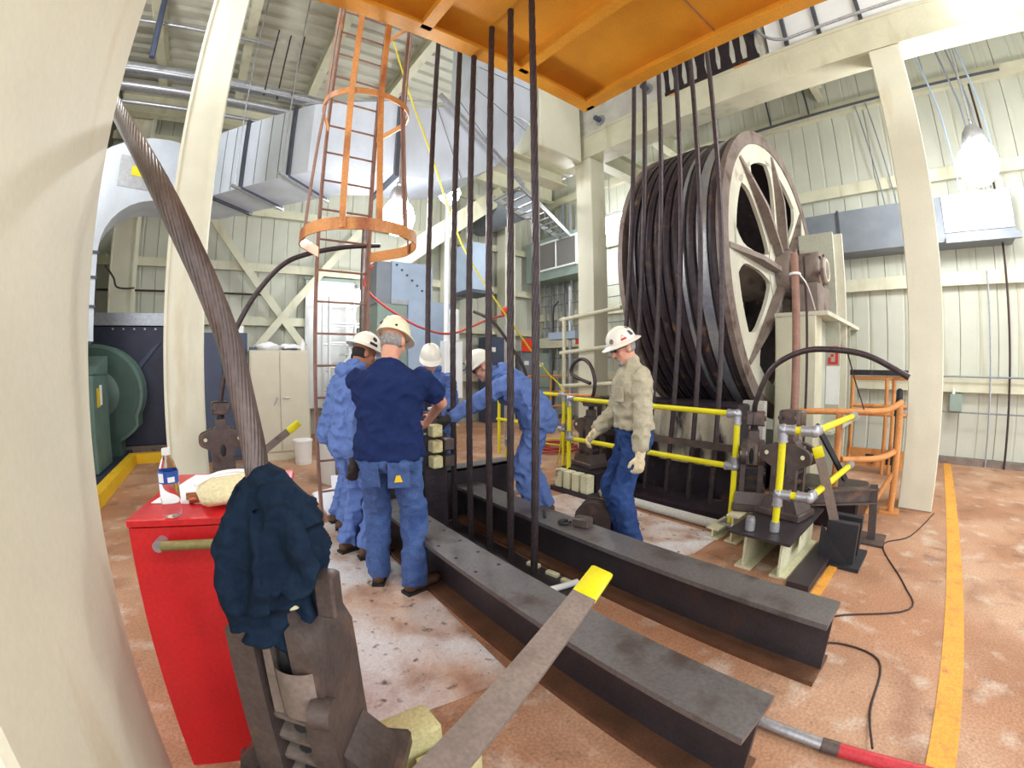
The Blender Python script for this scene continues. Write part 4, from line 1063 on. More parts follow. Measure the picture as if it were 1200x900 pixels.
# pipes under the roof
for i, (y, z, r, m) in enumerate(((6.95, 6.05, 0.10, 'galvanised'), (7.15, 5.82, 0.055, 'galvanised'), (6.9, 5.72, 0.05, 'galvanised'), (7.3, 5.66, 0.035, 'galvanised'), (6.78, 5.93, 0.03, 'galvanised'))):
    solo(MB().cyl((-2.5, y, z), (1.9, y + 0.1, z), r, n=18), 'overhead_pipe', m, ('thick silver pipe under the roof above the duct', 'rear thin silver pipe below the thick overhead pipe', 'front thin silver pipe below the thick overhead pipe', 'lowest thin silver pipe of the overhead pipes', 'thinnest silver pipe hugging the thick overhead pipe')[i], 'pipe', 'overhead pipes')
solo(MB().cyl((-1.42, 6.4, 5.9), (-1.50, 6.4, 7.33), 0.045, n=12), 'drop_pipe', 'cabinet_blue_grey', 'dark blue vertical pipe above the silver pipes', 'pipe')
solo(MB().cyl((-2.4, 6.7, 6.75), (0.3, 6.7, 6.75), 0.03, n=10), 'overhead_pipe', 'galvanised', 'slim conduit just below the roof deck', 'pipe')
for i, (x, y) in enumerate(((0.30, 6.9), (0.52, 6.95), (0.75, 6.9))):
    solo(MB().cyl((x, y, 5.9), (x + 0.05, y, 7.33), 0.012, n=6), 'hanger_rod', 'wire_dark', ('left', 'middle', 'right')[i] + ' thin hanger rod holding the overhead pipes', 'rod', 'pipe hanger rods')
solo(MB().tube([(0.9, 6.2, 5.45), (2.2, 5.6, 5.55), (3.3, 5.2, 5.6), (4.1, 4.9, 5.45), (4.25, 4.85, 4.9), (4.25, 4.85, 2.2)], 0.014, 8, 6), 'conduit', 'galvanised', 'long bent conduit crossing the duct elbow and dropping', 'conduit')
solo(MB().bar((2.5, 4.9, 5.35), (4.0, 4.9, 4.3), 0.06, 0.05, (0, 1, 0)), 'strut', 'galvanised', 'diagonal steel strut across the duct elbow', 'strut')

# cable tray running to the right behind the ropes
tr = thing('cable_tray', 'galvanised cable tray running to the rear column', 'tray', (5.0, 5.9, 4.8))
for dy in (0, 0.35):
    part(MB().bar((4.0, 5.0 + dy * 2, 4.35), (8.2, 8.0 + dy, 5.05), 0.03, 0.10), 'side_rail', 'galvanised', tr)
for k in range(12):
    t = k / 11
    part(MB().bar((4.0 + 4.2 * t, 5.0 + 3.0 * t, 4.31 + 0.7 * t), (4.0 + 4.2 * t, 5.70 + 2.65 * t, 4.31 + 0.7 * t), 0.04, 0.02), 'rung', 'galvanised', tr)

# ------------------------------------------------------------------ wall duct with grille on the right
rd = thing('wall_duct', 'grey duct along the long wall with a bright grille', 'duct', (8.5, 0.4, 3.55))
part(MB().bx(8.30, 8.88, -1.38, 2.15, 3.52, 4.26), 'duct_body', 'duct_dark', rd)
part(MB().bx(8.27, 8.30, 1.42, 1.46, 3.50, 4.28), 'duct_flange', 'duct_seam', rd)
part(MB().bx(8.22, 8.30, -1.45, -0.30, 3.48, 3.58), 'drip_ledge', 'duct_dark', rd)
gr = part(MB().bx(8.265, 8.30, -1.36, -0.30, 3.66, 3.70).bx(8.265, 8.30, -1.36, -0.30, 4.22, 4.26).bx(8.265, 8.30, -1.36, -1.32, 3.70, 4.22).bx(8.265, 8.30, -0.34, -0.30, 3.70, 4.22).bx(8.265, 8.30, -0.85, -0.82, 3.70, 4.22), 'grille_frame', 'white_enamel', rd)
lm = MB().box((0, 0, 0), (0.03, 0.96, 0.012), RY(0.6)).mesh('louver', 'white_enamel', False)
for k in range(16):
    o = bpy.data.objects.new('louver', lm); COL.objects.link(o); o.parent = gr; o.location = (8.285, -0.83, 3.72 + 0.032 * k); OFF[o.name] = Vector((0, 0, 0))
gd = thing('grille_duct', 'grey duct with a framed grille high in the far corner', 'duct', (8.4, 8.6, 3.9))
part(MB().bx(8.02, 8.85, 7.6, 9.7, 3.95, 5.15), 'duct_body', 'panel_green_grey', gd)
gr = part(MB().bx(7.985, 8.02, 7.62, 9.2, 4.20, 4.25).bx(7.985, 8.02, 7.62, 9.2, 4.98, 5.03).bx(7.985, 8.02, 7.62, 7.67, 4.25, 4.98).bx(7.985, 8.02, 9.15, 9.2, 4.25, 4.98).bx(7.985, 8.02, 8.40, 8.43, 4.25, 4.98), 'grille_frame', 'white_enamel', gd)
part(MB().bx(8.0, 8.02, 7.65, 9.18, 4.22, 5.0), 'mesh', 'dark_grille', gr)
rdct = thing('round_duct', 'dark round duct end behind the vertical ropes', 'duct', (6.5, 8.2, 5.3))
part(MB().cyl((6.5, 8.0, 5.55), (6.5, 9.9, 5.55), 0.36, n=28), 'duct_pipe', 'duct_dark', rdct)
part(MB().torus((6.5, 8.02, 5.55), 0.36, 0.025, MW, 28, 6), 'rim', 'duct_seam', rdct)

# ------------------------------------------------------------------ central silver machine behind the crew
mu = thing('air_unit', 'silver air handling unit behind the crew', 'machine', (3.1, 7.4, 0))
part(MB().bx(2.75, 3.55, 7.0, 7.8, 2.68, 3.36), 'upper_box', 'panel_blue_grey', mu)
part(MB().bx(2.48, 2.748, 7.02, 7.8, 2.60, 3.34), 'side_panel', 'duct_dark', mu)
part(MB().bx(2.50, 3.05, 7.0, 7.8, 0.0, 2.6), 'lower_box', 'panel_green_grey', mu)
part(MB().bx(3.06, 3.95, 6.95, 7.8, 0.0, 2.68), 'door_panel', 'panel_blue_grey', mu)
part(MB().bx(2.74, 3.57, 6.97, 7.0, 2.60, 2.68), 'ledge', 'galvanised', mu)
for k in range(6):
    part(MB().cyl((2.84 + 0.10 * k, 6.985, 3.30 - 0.085 * k), (2.84 + 0.10 * k, 7.0, 3.30 - 0.085 * k), 0.022, n=8), 'rivet', 'duct_seam', mu)
part(MB().bx(3.45, 3.48, 6.93, 6.95, 1.9, 2.2), 'latch', 'cabinet_blue_grey', mu)
wp = thing('white_standpipe', 'white standpipe with a valve box behind the ropes', 'pipe', (3.58, 6.5, 0))
part(MB().cyl((3.58, 6.5, 0.0), (3.56, 6.5, 4.6), 0.045, n=14), 'pipe', 'white_enamel', wp)
part(MB().bx(3.50, 3.86, 6.42, 6.6, 0.95, 1.95, c=0.01), 'valve_box', 'white_enamel', wp)
part(MB().torus((3.9, 6.48, 1.5), 0.06, 0.012, RX(PI / 2), 16, 6), 'handwheel', 'cabinet_blue_grey', wp)
part(MB().cyl((3.72, 6.5, 1.95), (3.72, 6.5, 2.5), 0.10, n=16), 'filter_bowl', 'white_enamel', wp)
bd = thing('blue_duct', 'pale blue duct piece beside the far column', 'duct', (5.6, 8.5, 3.3))
part(MB().bx(5.32, 5.92, 8.5, 9.97, 3.32, 4.5), 'duct_body', 'panel_blue_grey', bd)
part(MB().bx(5.28, 5.96, 8.46, 9.24, 3.26, 3.34), 'collar', 'duct_seam', bd)

# white scaffold stair behind the ladder
sf = thing('scaffold_stair', 'white pipe scaffold stair against the far wall', 'scaffold', (2.6, 8.9, 0))
for x in (2.1, 2.65, 3.15):
    for y in (8.8, 9.4):
        part(MB().cyl((x, y, 0), (x, y, 2.95), 0.03, n=8), 'upright', 'white_enamel', sf)
for z in (1.0, 1.5, 2.0, 2.4, 2.9):
    for y in (8.8, 9.4):
        part(MB().cyl((2.1, y, z), (3.15, y, z), 0.022, n=8), 'ledger', 'white_enamel', sf)
for k in range(6):
    part(MB().bx(2.15 + 0.15 * k, 2.35 + 0.15 * k, 8.85, 9.35, 1.4 + 0.18 * k, 1.43 + 0.18 * k), 'tread', 'white_enamel', sf)
part(MB().bar((2.1, 8.8, 1.2), (3.15, 8.8, 2.5), 0.03, 0.05), 'stringer', 'white_enamel', sf)
struct(MB().bar((3.05, 8.85, 3.45), (6.35, 8.85, 6.0), 0.5, 0.42), 'brace', 'cream_steel', 'broad cream sloping stair beam before the far wall')
dr = thing('wall_sheet', 'bright white panel on the far wall beside the brace', 'panel', (2.3, 9.78, 0))
part(MB().bx(1.78, 2.9, 9.76, 9.80, 0.6, 3.45), 'panel', 'white_enamel', dr)
part(MB().bx(1.74, 2.94, 9.75, 9.80, 3.45, 3.52), 'frame', 'panel_green_grey', dr)
solo(MB().cyl((1.98, 6.2, 0.0), (1.98, 6.2, 3.7), 0.045, n=10), 'stand_pole', 'clamp_iron', 'dark slim pole behind the ladder', 'pole')

# ------------------------------------------------------------------ blower, plenum, kerb at the left
kb = thing('floor_kerb', 'bright yellow kerb around the blower', 'kerb', (-1.5, 7, 0))
part(MB().bx(-1.60, -1.46, 4.6, 8.08, 0.0, 0.16), 'kerb_run', 'kerb_yellow', kb)
part(MB().bx(-1.46, 0.2, 7.94, 8.08, 0.0, 0.16), 'kerb_run', 'kerb_yellow', kb)
bl = thing('blower_fan', 'green centrifugal blower with a scroll housing', 'fan', (-2.0, 7.9, 0))
def scroll(r, n=36):
    return [((r + 0.10 * k / n) * math.cos(2 * PI * k / n - 0.5), (r + 0.10 * k / n) * math.sin(2 * PI * k / n - 0.5)) for k in range(n)]
MS = Matrix.Translation((-2.12, 8.15, 1.12)) @ MW.to_4x4()
part(MB().prism(scroll(0.78), 0.06, 0.52, MS), 'scroll_band', 'fan_green', bl)
part(MB().prism(scroll(0.72), 0.03, 0.06, MS), 'scroll_face', 'fan_green_dark', bl)
part(MB().lathe([(0.0, -0.02), (0.30, -0.02), (0.40, 0.03), (0.0, 0.03)], 28, (-2.12, 8.15, 1.12), MW), 'inlet_cone', 'fan_green', bl)
part(MB().bx(-2.45, -1.78, 6.75, 7.65, 0.10, 1.45, c=0.02), 'belt_guard', 'fan_green', bl)
part(MB().prism([(6.75, 1.45), (7.65, 1.45), (7.65, 1.72)], -2.45, -1.78, Matrix(((0, 0, 1, 0), (1, 0, 0, 0), (0, 1, 0, 0), (0, 0, 0, 1)))), 'guard_top', 'fan_green', bl)
part(MB().bx(-1.78, -1.772, 6.95, 7.10, 1.00, 1.26), 'warning_label', 'sticker_yellow', bl)
part(MB().bx(-1.78, -1.770, 7.10, 7.22, 1.02, 1.30), 'warning_label', 'paper_white', bl)
part(MB().bx(-2.55, -1.68, 6.6, 8.8, 0.0, 0.10), 'base_frame', 'plenum_dark', bl)
part(MB().bx(-2.4, -1.75, 8.2, 8.6, 0.1, 0.5), 'pedestal', 'fan_green_dark', bl)
pn = thing('inlet_plenum', 'dark blue inlet plenum box behind the blower', 'plenum', (-1.4, 9.0, 0))
part(MB().bx(-2.35, -0.55, 8.78, 9.28, 0.16, 2.28, c=0.02), 'box', 'plenum_dark', pn)
part(MB().bx(-2.38, -0.52, 8.74, 9.30, 2.28, 2.50), 'top_trim', 'galvanised', pn)
for k in range(7):
    part(MB().cyl((-1.95 + 0.19 * k, 8.76, 2.22), (-1.95 + 0.19 * k, 8.78, 2.22), 0.018, n=8), 'bolt', 'galvanised', pn)
part(MB().loft([rect_ring((-1.7, 8.76, 1.3), (0.7, 0, 0.6), (0, 1, 0), 0.30, 0.03), rect_ring((-1.15, 8.76, 1.95), (0.6, 0, 0.3), (0, 1, 0), 0.10, 0.03)]), 'deflector', 'cabinet_blue_grey', pn)
part(MB().bx(-2.3, -0.6, 8.8, 9.28, 0.0, 0.16), 'base', 'wheel_rust', pn)
solo(MB().cyl((-2.5, 9.70, 3.05), (1.0, 9.70, 3.05), 0.022, n=8), 'wall_conduit', 'wire_dark', 'dark conduit across the far wall above the plenum', 'conduit')
fx = thing('flexible_conduit', 'small conduit box and looped flex left of the corner column', 'conduit', (-1.9, 8.0, 2.6))
part(MB().tube([(-2.1, 8.6, 3.3), (-1.95, 8.65, 3.1), (-1.9, 8.7, 2.95), (-1.78, 8.9, 2.95), (-1.7, 9.3, 3.03)], 0.018, 8, 5), 'flex', 'wire_dark', fx)
# lockers and cabinets
lk = thing('storage_locker', 'dark blue grey storage locker beside the column', 'locker', (0.05, 7.9, 0))
part(MB().bx(-0.40, 0.42, 7.62, 8.1, 0.0, 2.08), 'body', 'cabinet_blue_grey', lk)
part(MB().bx(-0.38, 0.005, 7.60, 7.62, 0.08, 2.02), 'door', 'cabinet_blue_grey', lk)
part(MB().bx(0.015, 0.40, 7.60, 7.62, 0.08, 2.02), 'door', 'cabinet_blue_grey', lk)
solo(MB().bx(0.02, 0.12, 7.65, 7.8, 2.08, 2.17), 'white_box', 'plastic_white', 'white carton near the middle of the dark locker top', 'box')
solo(MB().bx(0.22, 0.36, 7.65, 7.8, 2.08, 2.20), 'white_box', 'plastic_white', 'white carton at the right edge of the dark locker top', 'box')
cb_ = thing('storage_cabinet', 'beige double-door storage cabinet', 'cabinet', (0.92, 7.6, 0))
part(MB().bx(0.44, 1.41, 7.36, 7.85, 0.0, 1.79), 'body', 'cabinet_beige', cb_)
for x0, x1 in ((0.46, 0.918), (0.926, 1.39)):
    d_ = part(MB().bx(x0, x1, 7.34, 7.36, 0.14, 1.76, c=0.004), 'door', 'cabinet_beige', cb_)
    hx = x1 - 0.05 if x0 < 0.9 else x0 + 0.05
    part(MB().cyl((hx, 7.345, 1.02), (hx, 7.31, 1.02), 0.012, n=8).tube([(hx, 7.31, 1.02), (hx + (0.09 if x0 > 0.9 else -0.05), 7.31, 1.02 if x0 > 0.9 else 0.90)], 0.010, 8), 'handle', 'galvanised', d_)
rg = thing('plastic_bag', 'crumpled white plastic bags on top of the beige cabinet', 'bag', (0.85, 7.6, 1.79))
part(blob((0.75, 7.55, 1.85), (0.20, 0.15, 0.07), [(0.15, 5, 3, 2, 0), (0.1, -4, 6, 3, 1)]), 'bag', 'paper_white', rg)
part(blob((1.10, 7.55, 1.84), (0.20, 0.14, 0.06), [(0.15, 6, -3, 2, 2), (0.1, 4, 6, 3, 1)]), 'bag', 'paper_white', rg)
solo(blob((1.12, 7.46, 1.815), (0.14, 0.05, 0.022), [(0.1, 5, 2, 1, 0)]), 'dark_glove', 'cabinet_blue_grey', 'dark glove on the beige cabinet top', 'glove')
solo(MB().lathe([(0, 0), (0.04, 0), (0.04, 0.12), (0.015, 0.16), (0.015, 0.19), (0, 0.19)], 16, (1.33, 7.5, 1.79)), 'spray_bottle', 'plastic_white', 'white bottle at the right end of the beige cabinet top', 'bottle')
solo(MB().bx(0.45, 0.56, 7.42, 7.6, 1.79, 1.84), 'small_box', 'cabinet_blue_grey', 'small dark box at the left end of the beige cabinet top', 'box')
bk = thing('bucket', 'white plastic bucket on the floor beside the beige cabinet', 'bucket', (1.19, 6.92, 0))
part(MB().lathe([(0.0, 0.0), (0.125, 0.0), (0.15, 0.36), (0.0, 0.36)], 24), 'pail', 'plastic_white', bk, local=True)
part(MB().lathe([(0.0, 0.385), (0.155, 0.385), (0.16, 0.375), (0.16, 0.355), (0.14, 0.355)], 24), 'lid', 'plastic_white', bk, local=True)
part(MB().torus((0, 0, 0.05), 0.131, 0.006, None, 24, 6), 'rib', 'plastic_white', bk, local=True)
# white boxes and clutter on the floor behind the ladder foot
cr = thing('cardboard_piece', 'folded white cardboard on the floor behind the ladder', 'cardboard', (1.15, 4.5, 0))
part(MB().box((1.05, 4.35, 0.14), (0.40, 0.02, 0.30), RZ(0.4) @ RX(-0.9)), 'flap', 'paper_white', cr)
part(MB().box((1.25, 4.55, 0.18), (0.36, 0.02, 0.34), RZ(-0.2) @ RX(-0.7)), 'flap', 'paper_white', cr)
solo(MB().bar((0.75, 4.40, 0.03), (1.35, 4.75, 0.30), 0.02, 0.03), 'steel_rod', 'clamp_iron', 'dark rod leaning over the white cardboard', 'rod')
wb = thing('plastic_drum', 'white plastic drum behind the two workers at the left', 'drum', (1.40, 5.6, 0))
part(MB().lathe([(0, 0), (0.22, 0), (0.24, 0.1), (0.24, 0.55), (0.2, 0.6), (0, 0.6)], 24, (1.40, 5.6, 0)), 'drum', 'plastic_white', wb)
sfr = thing('steel_box', 'dark steel bin behind the man in the blue coverall', 'bin', (1.55, 5.0, 0))
part(MB().prism([(1.38, 4.75), (2.1, 4.75), (2.1, 5.3), (1.3, 5.3)], 0.0, 0.42), 'bin', 'wheel_rust', sfr)

# ------------------------------------------------------------------ lamps
def high_bay(loc, r, label, cord_top, cage=True):
    x, y, z = loc
    t = thing('high_bay_lamp', label, 'lamp', (x, y, z - r))
    part(MB().lathe([(0.0, -r * 1.05), (r * 0.45, -r), (r * 0.85, -r * 0.6), (r, -0.05 * r), (r * 0.86, r * 0.55), (r * 0.55, r * 0.95), (0.0, r * 0.95)], 24, loc), 'globe', 'lamp_glow', t)
    part(MB().lathe([(0.0, r * 1.95), (r * 0.30, r * 1.9), (r * 0.50, r * 1.6), (r * 0.62, r * 1.0), (r * 0.60, r * 0.93), (0.0, r * 0.93)], 20, loc), 'ballast_housing', 'galvanised', t)
    part(MB().torus((x, y, z + r * 2.1), r * 0.16, r * 0.05, RX(PI / 2), 14, 6), 'hook', 'galvanised', t)
    part(MB().cyl((x, y, z + r * 2.2), (x, y, cord_top), 0.014, n=8), 'stem', 'galvanised', t)
    return t
high_bay((6.50, -0.76, 4.02), 0.26, 'glowing high-bay lamp hanging right of the cream column', 7.33)
high_bay((1.87, 4.62, 3.26), 0.20, 'glowing high-bay lamp beside the ladder cage', 7.33)
high_bay((3.95, 7.15, 4.95), 0.22, 'glowing high-bay lamp behind the vertical ropes', 7.33)
high_bay((5.60, -1.30, 5.66), 0.24, 'glowing high-bay lamp at the top edge above the long wall', 7.33)
high_bay((-1.75, 4.35, 5.45), 0.22, 'added unseen high-bay lamp in the bay beyond the broad near column', 7.33)  # added lamp, hidden by the near column, lights the left roof and duct
high_bay((1.0, -2.6, 5.4), 0.26, 'added out-of-view high-bay lamp in the open bay opposite the far wall', 7.33)  # added lamp behind the viewpoint, for more light in the room
high_bay((5.5, -3.6, 5.4), 0.26, 'added out-of-view high-bay lamp in the next bay along the long wall', 7.33)  # another added lamp out of view, fills in light from the right rear
high_bay((7.75, 6.55, 4.9), 0.22, 'added high-bay lamp hidden behind the rear column to brighten the far corner', 7.33)  # added lamp kept out of sight, lifts the dark far corner
tl = thing('tube_light', 'white fluorescent tube light between rear column and sheave', 'lamp', (7.6, 5.85, 4.7))
part(MB().bx(7.54, 7.66, 5.3, 6.3, 4.98, 5.05), 'housing', 'white_enamel', tl)
for x in (7.57, 7.63):
    part(MB().cyl((x, 5.33, 4.95), (x, 6.27, 4.95), 0.018, n=10), 'tube', 'tube_glow', tl)
for y in (5.45, 6.15):
    part(MB().cyl((7.6, y, 5.05), (7.6, y, 7.33), 0.008, n=6), 'hanger', 'galvanised', tl)
wl = thing('work_light', 'small glaring work light on the scaffold stair', 'lamp', (2.66, 8.7, 2.9))
part(MB().ball((2.66, 8.70, 2.98), 0.13, 14, 9), 'bulb', 'lamp_glow', wl)
part(MB().cyl((2.66, 8.72, 3.1), (2.66, 8.80, 3.2), 0.05, n=10).cyl((2.66, 8.75, 3.2), (2.66, 8.80, 2.4), 0.02, n=8), 'bracket', 'galvanised', wl)

# ------------------------------------------------------------------ clutter in the far corner
def conduit_run(pts, r, m, label, name='conduit'):
    return solo(MB().tube(pts, r, 8), name, m, label, 'conduit', 'conduits in the far corner')
words = ('first', 'second', 'third', 'fourth', 'fifth', 'sixth', 'seventh', 'eighth')
for i, (y, r) in enumerate(((9.55, 0.03), (9.3, 0.045), (9.0, 0.03), (8.75, 0.045), (8.45, 0.05), (8.1, 0.03), (7.75, 0.045))):
    conduit_run([(8.62, y, 0.0), (8.62, y, 6.3 - 0.1 * (i % 3))], r, ('galvanised', 'duct_dark')[i % 2], words[i] + ' vertical conduit from the corner along the long wall')
for i, z in enumerate((1.75, 2.05, 2.35, 2.65, 3.3, 3.6)):
    conduit_run([(8.55, 5.6, z), (8.55, 9.6, z)], 0.014, 'duct_dark', words[i] + ' horizontal conduit from below behind the rear column')
conduit_run([(8.55, 8.9, 3.4), (8.4, 8.95, 3.2), (8.38, 8.95, 2.4), (8.62, 8.75, 2.2)], 0.02, 'wire_dark', 'looped dark flex conduit beside the far corner')
for (i, (x0, x1, z0, z1, m)) in enumerate(((6.35, 6.95, 1.15, 2.30, 'cabinet_blue_grey'), (7.5, 8.0, 1.0, 1.95, 'duct_dark'), (8.05, 8.6, 0.9, 1.9, 'panel_green_grey'))):
    ep = thing('electrical_box', ('blue grey electrical panel behind the bending worker', 'dark electrical panel with an orange top beside the far column', 'wide grey electrical cabinet in the far corner')[i], 'panel', ((x0 + x1) / 2, 9.4, 0))
    part(MB().bx(x0, x1, 9.3, 9.75, 0.0, z1, c=0.01), 'box', m, ep)
    part(MB().bx(x0 + 0.04, x1 - 0.04, 9.28, 9.30, z0, z1 - 0.06), 'door', m, ep)
    part(MB().bx(x0 + 0.08, x0 + 0.24, 9.27, 9.28, z1 - 0.4, z1 - 0.28), 'nameplate', 'white_enamel', ep)
    if i == 1: part(MB().bx(x0, x1 - 0.1, 9.26, 9.30, z1 - 0.02, z1 + 0.34), 'warning_plate', 'beacon_red', ep)
bx2 = thing('cable_gutter', 'cream wireway box behind the rear column', 'wireway', (8.4, 8.0, 1.9))
part(MB().bx(8.42, 8.7, 6.3, 9.7, 2.05, 2.35), 'trough', 'cream_steel', bx2)
part(MB().bx(8.415, 8.42, 7.9, 8.1, 2.12, 2.28), 'printed_label', 'sticker_red', bx2)
fl = thing('light_fixture', 'pale blue strip fixture on a post beside the rear column', 'fixture', (7.2, 7.0, 0))
part(MB().cyl((7.2, 7.1, 0.0), (7.2, 7.1, 3.4), 0.045, n=10), 'post', 'galvanised', fl)
part(MB().bx(6.95, 7.25, 6.7, 7.6, 2.15, 2.32), 'housing', 'panel_blue_grey', fl)
wbn = thing('warning_beacon', 'round red beacon on a thin post behind the vertical ropes', 'beacon', (4.84, 6.5, 0))
part(MB().ball((4.84, 6.5, 2.56), 0.085, 14, 10), 'lens', 'beacon_red', wbn)
part(MB().cyl((4.84, 6.5, 0.0), (4.84, 6.5, 2.48), 0.018, n=8), 'post', 'galvanised', wbn)
orf = thing('orange_railing', 'distant orange guard rail behind the bending worker', 'railing', (7.1, 7.4, 0))
for z in (1.28, 0.9, 0.55):
    part(MB().cyl((6.0, 7.5, z), (7.6, 7.5, z), 0.025, n=8), 'rail', 'orange_worn', orf)
for x in (6.0, 6.95, 7.6):
    part(MB().cyl((x, 7.5, 0.0), (x, 7.5, 1.28), 0.025, n=8), 'post', 'orange_worn', orf)
crl = thing('cream_handrail', 'cream pipe handrail on the rear column', 'railing', (5.6, 5.0, 1.2))
for z in (2.35, 1.75, 1.15):
    part(MB().cyl((5.42, 4.2, z + 0.1), (5.42, 5.6, z), 0.035, n=10), 'rail', 'cream_steel', crl)
part(MB().cyl((5.42, 5.5, 0.0), (5.42, 5.5, 2.4), 0.035, n=10), 'post', 'cream_steel', crl)
solo(MB().bx(5.9, 7.0, 5.3, 5.6, 0.0, 0.85), 'machine_casing', 'panel_green_grey', 'pale machine casing behind the rear column foot', 'machine')

# hoses and cords
rope_curve([(1.68, 4.9, 2.72), (1.61, 5.0, 2.53), (1.70, 5.0, 2.38), (2.0, 5.0, 2.18), (2.4, 5.0, 2.0), (2.84, 5.0, 1.95), (3.39, 5.0, 2.16), (3.7, 5.0, 2.25)], 0.015, 'air_hose', 'hose_red', 'reddish hose sagging behind the crew from ladder to ropes', 'hose')
rope_curve([(1.60, 4.5, 5.6), (1.87, 4.5, 4.89), (2.21, 4.5, 4.13), (2.6, 4.5, 3.19), (2.92, 4.5, 2.69), (3.47, 4.5, 2.07), (4.08, 4.5, 1.44), (4.30, 4.40, 1.14), (4.30, 4.42, 0.4), (4.4, 4.6, 0.02)], 0.011, 'extension_cord', 'cord_yellow', 'yellow cord running down from the platform to the railing', 'cord')
rope_curve([(3.3, 5.2, 2.3), (3.5, 5.0, 2.15), (3.75, 4.9, 1.8), (3.95, 4.8, 1.4), (4.0, 4.8, 0.9)], 0.022, 'air_hose', 'wire_dark', 'dark hose hanging behind the bending worker', 'hose')
hc = thing('hose_coil', 'coil of red hose on the floor beyond the railing', 'hose', (5.3, 5.5, 0))
for k in range(5):
    part(MB().torus((5.25 + 0.05 * math.sin(2 * k), 5.5 + 0.05 * math.cos(3 * k), 0.025 + 0.03 * k), 0.42 - 0.04 * k, 0.016, RX(0.03 * (k - 2)), 40, 6), 'loop', 'hose_red' if k < 4 else 'cord_yellow', hc)

# ------------------------------------------------------------------ fittings on the long wall
solo(MB().tube([(8.66, -1.15, 6.3), (8.66, -1.2, 4.4), (8.66, -1.25, 0.0)], 0.018, 8), 'wall_conduit', 'wire_dark', 'dark rust-brown conduit down the long wall at the right edge', 'conduit')
solo(MB().tube([(8.66, -0.92, 3.1), (8.66, -0.95, 0.0)], 0.014, 8), 'wall_conduit', 'galvanised', 'thin grey conduit down the long wall left of the brown one', 'conduit')
solo(MB().cyl((8.62, -5.0, 1.42), (8.62, 3.6, 1.42), 0.014, n=8), 'wall_conduit', 'duct_dark', 'upper thin conduit running along the long wall', 'conduit')
solo(MB().cyl((8.66, -5.0, 0.85), (8.66, 1.4, 0.85), 0.012, n=8), 'wall_conduit', 'duct_dark', 'lower thin conduit running along the long wall', 'conduit')
jb = thing('junction_box', 'small grey junction box on the long wall', 'box', (8.66, -0.38, 0.9))
part(MB().bx(8.60, 8.74, -0.50, -0.30, 0.86, 1.14, c=0.006), 'box', 'panel_green_grey', jb)
part(MB().cyl((8.66, -0.36, 1.14), (8.66, -0.36, 1.22), 0.025, n=8), 'hub', 'white_enamel', jb)
struct(MB().bx(8.68, 8.87, -6, YB - 0.05, 0.0, 0.10), 'baseboard_right', 'wheel_rust', 'rusty base channel along the long wall')
for i, (y, dz) in enumerate(((0.62, 0), (0.42, 0.12))):
    solo(MB().tube([(8.66, y + 0.25, 6.4), (8.64, y, 4.28)], 0.012, 6), 'drop_conduit', 'duct_dark', ('left', 'right')[i] + ' thin conduit dropping to the grey wall duct', 'conduit')
solo(MB().tube([(8.60, 3.3, 6.42), (8.60, -1.7, 6.42)], 0.025, 8), 'wall_conduit', 'duct_seam', 'high conduit under the top girt of the long wall', 'conduit')
for i, y in enumerate((2.55, 1.75)):
    solo(MB().cyl((8.58, y, 6.45), (8.58, y + 0.05, 7.33), 0.02, n=6), 'hanger_rod', 'duct_seam', ('longer', 'shorter')[i] + ' dark hanger rod over the high conduit above the sheave', 'rod')
for i, (y, m) in enumerate(((-0.62, 'panel_blue_grey'), (-0.95, 'duct_dark'), (-1.1, 'duct_dark'), (-1.25, 'panel_blue_grey'))):
    solo(MB().tube([(7.6, y + 0.35, 6.9), (8.0, y + 0.1, 5.6), (8.3, y, 4.3)], 0.018, 6), 'drop_conduit', m, ('first', 'second', 'third', 'fourth')[i] + ' slanting drop conduit from the left near the right lamp', 'conduit', 'drop conduits by the right lamp')
tg = thing('electrical_conduit', 'curved conduit on the grey ceiling above the platform edge', 'conduit', (5.2, 1.0, 6.0))
part(MB().tube([(5.45, 1.62, 6.4), (5.44, 1.50, 6.05), (5.44, 1.25, 5.86), (5.44, 0.9, 5.84), (5.44, -1.5, 5.84)], 0.022, 8, 5), 'pipe', 'galvanised', tg)
upst = struct(MB().bx(5.60, 5.9, -6, 1.5, 5.80, 6.6), 'girder', 'white_enamel', 'white upstand above the girder by the right column')
for i, y in enumerate((0.2, 0.75, 1.2)):
    part(MB().bx(5.52, 5.60, y, y + 0.05, 5.8, 6.6), 'stiffener', 'duct_seam', upst)
for i, (y, z) in enumerate(((1.66, 6.25), (3.55, 6.1), (4.6, 5.95))):
    b_ = thing('ceiling_bolt', ('anchor stud beside the grease streaks', 'anchor stud left of the grease streaks', 'anchor stud above the rear column')[i], 'bolt', (5.45, y, z))
    part(MB().cyl((5.56, y, z), (5.40, y, z), 0.05, n=10), 'shank', 'cabinet_blue_grey', b_)
    part(MB().lathe([(0, 0), (0.10, 0), (0.10, 0.02), (0, 0.02)], 16, (5.54, y, z), RY(-PI / 2)), 'washer', 'galvanised', b_)
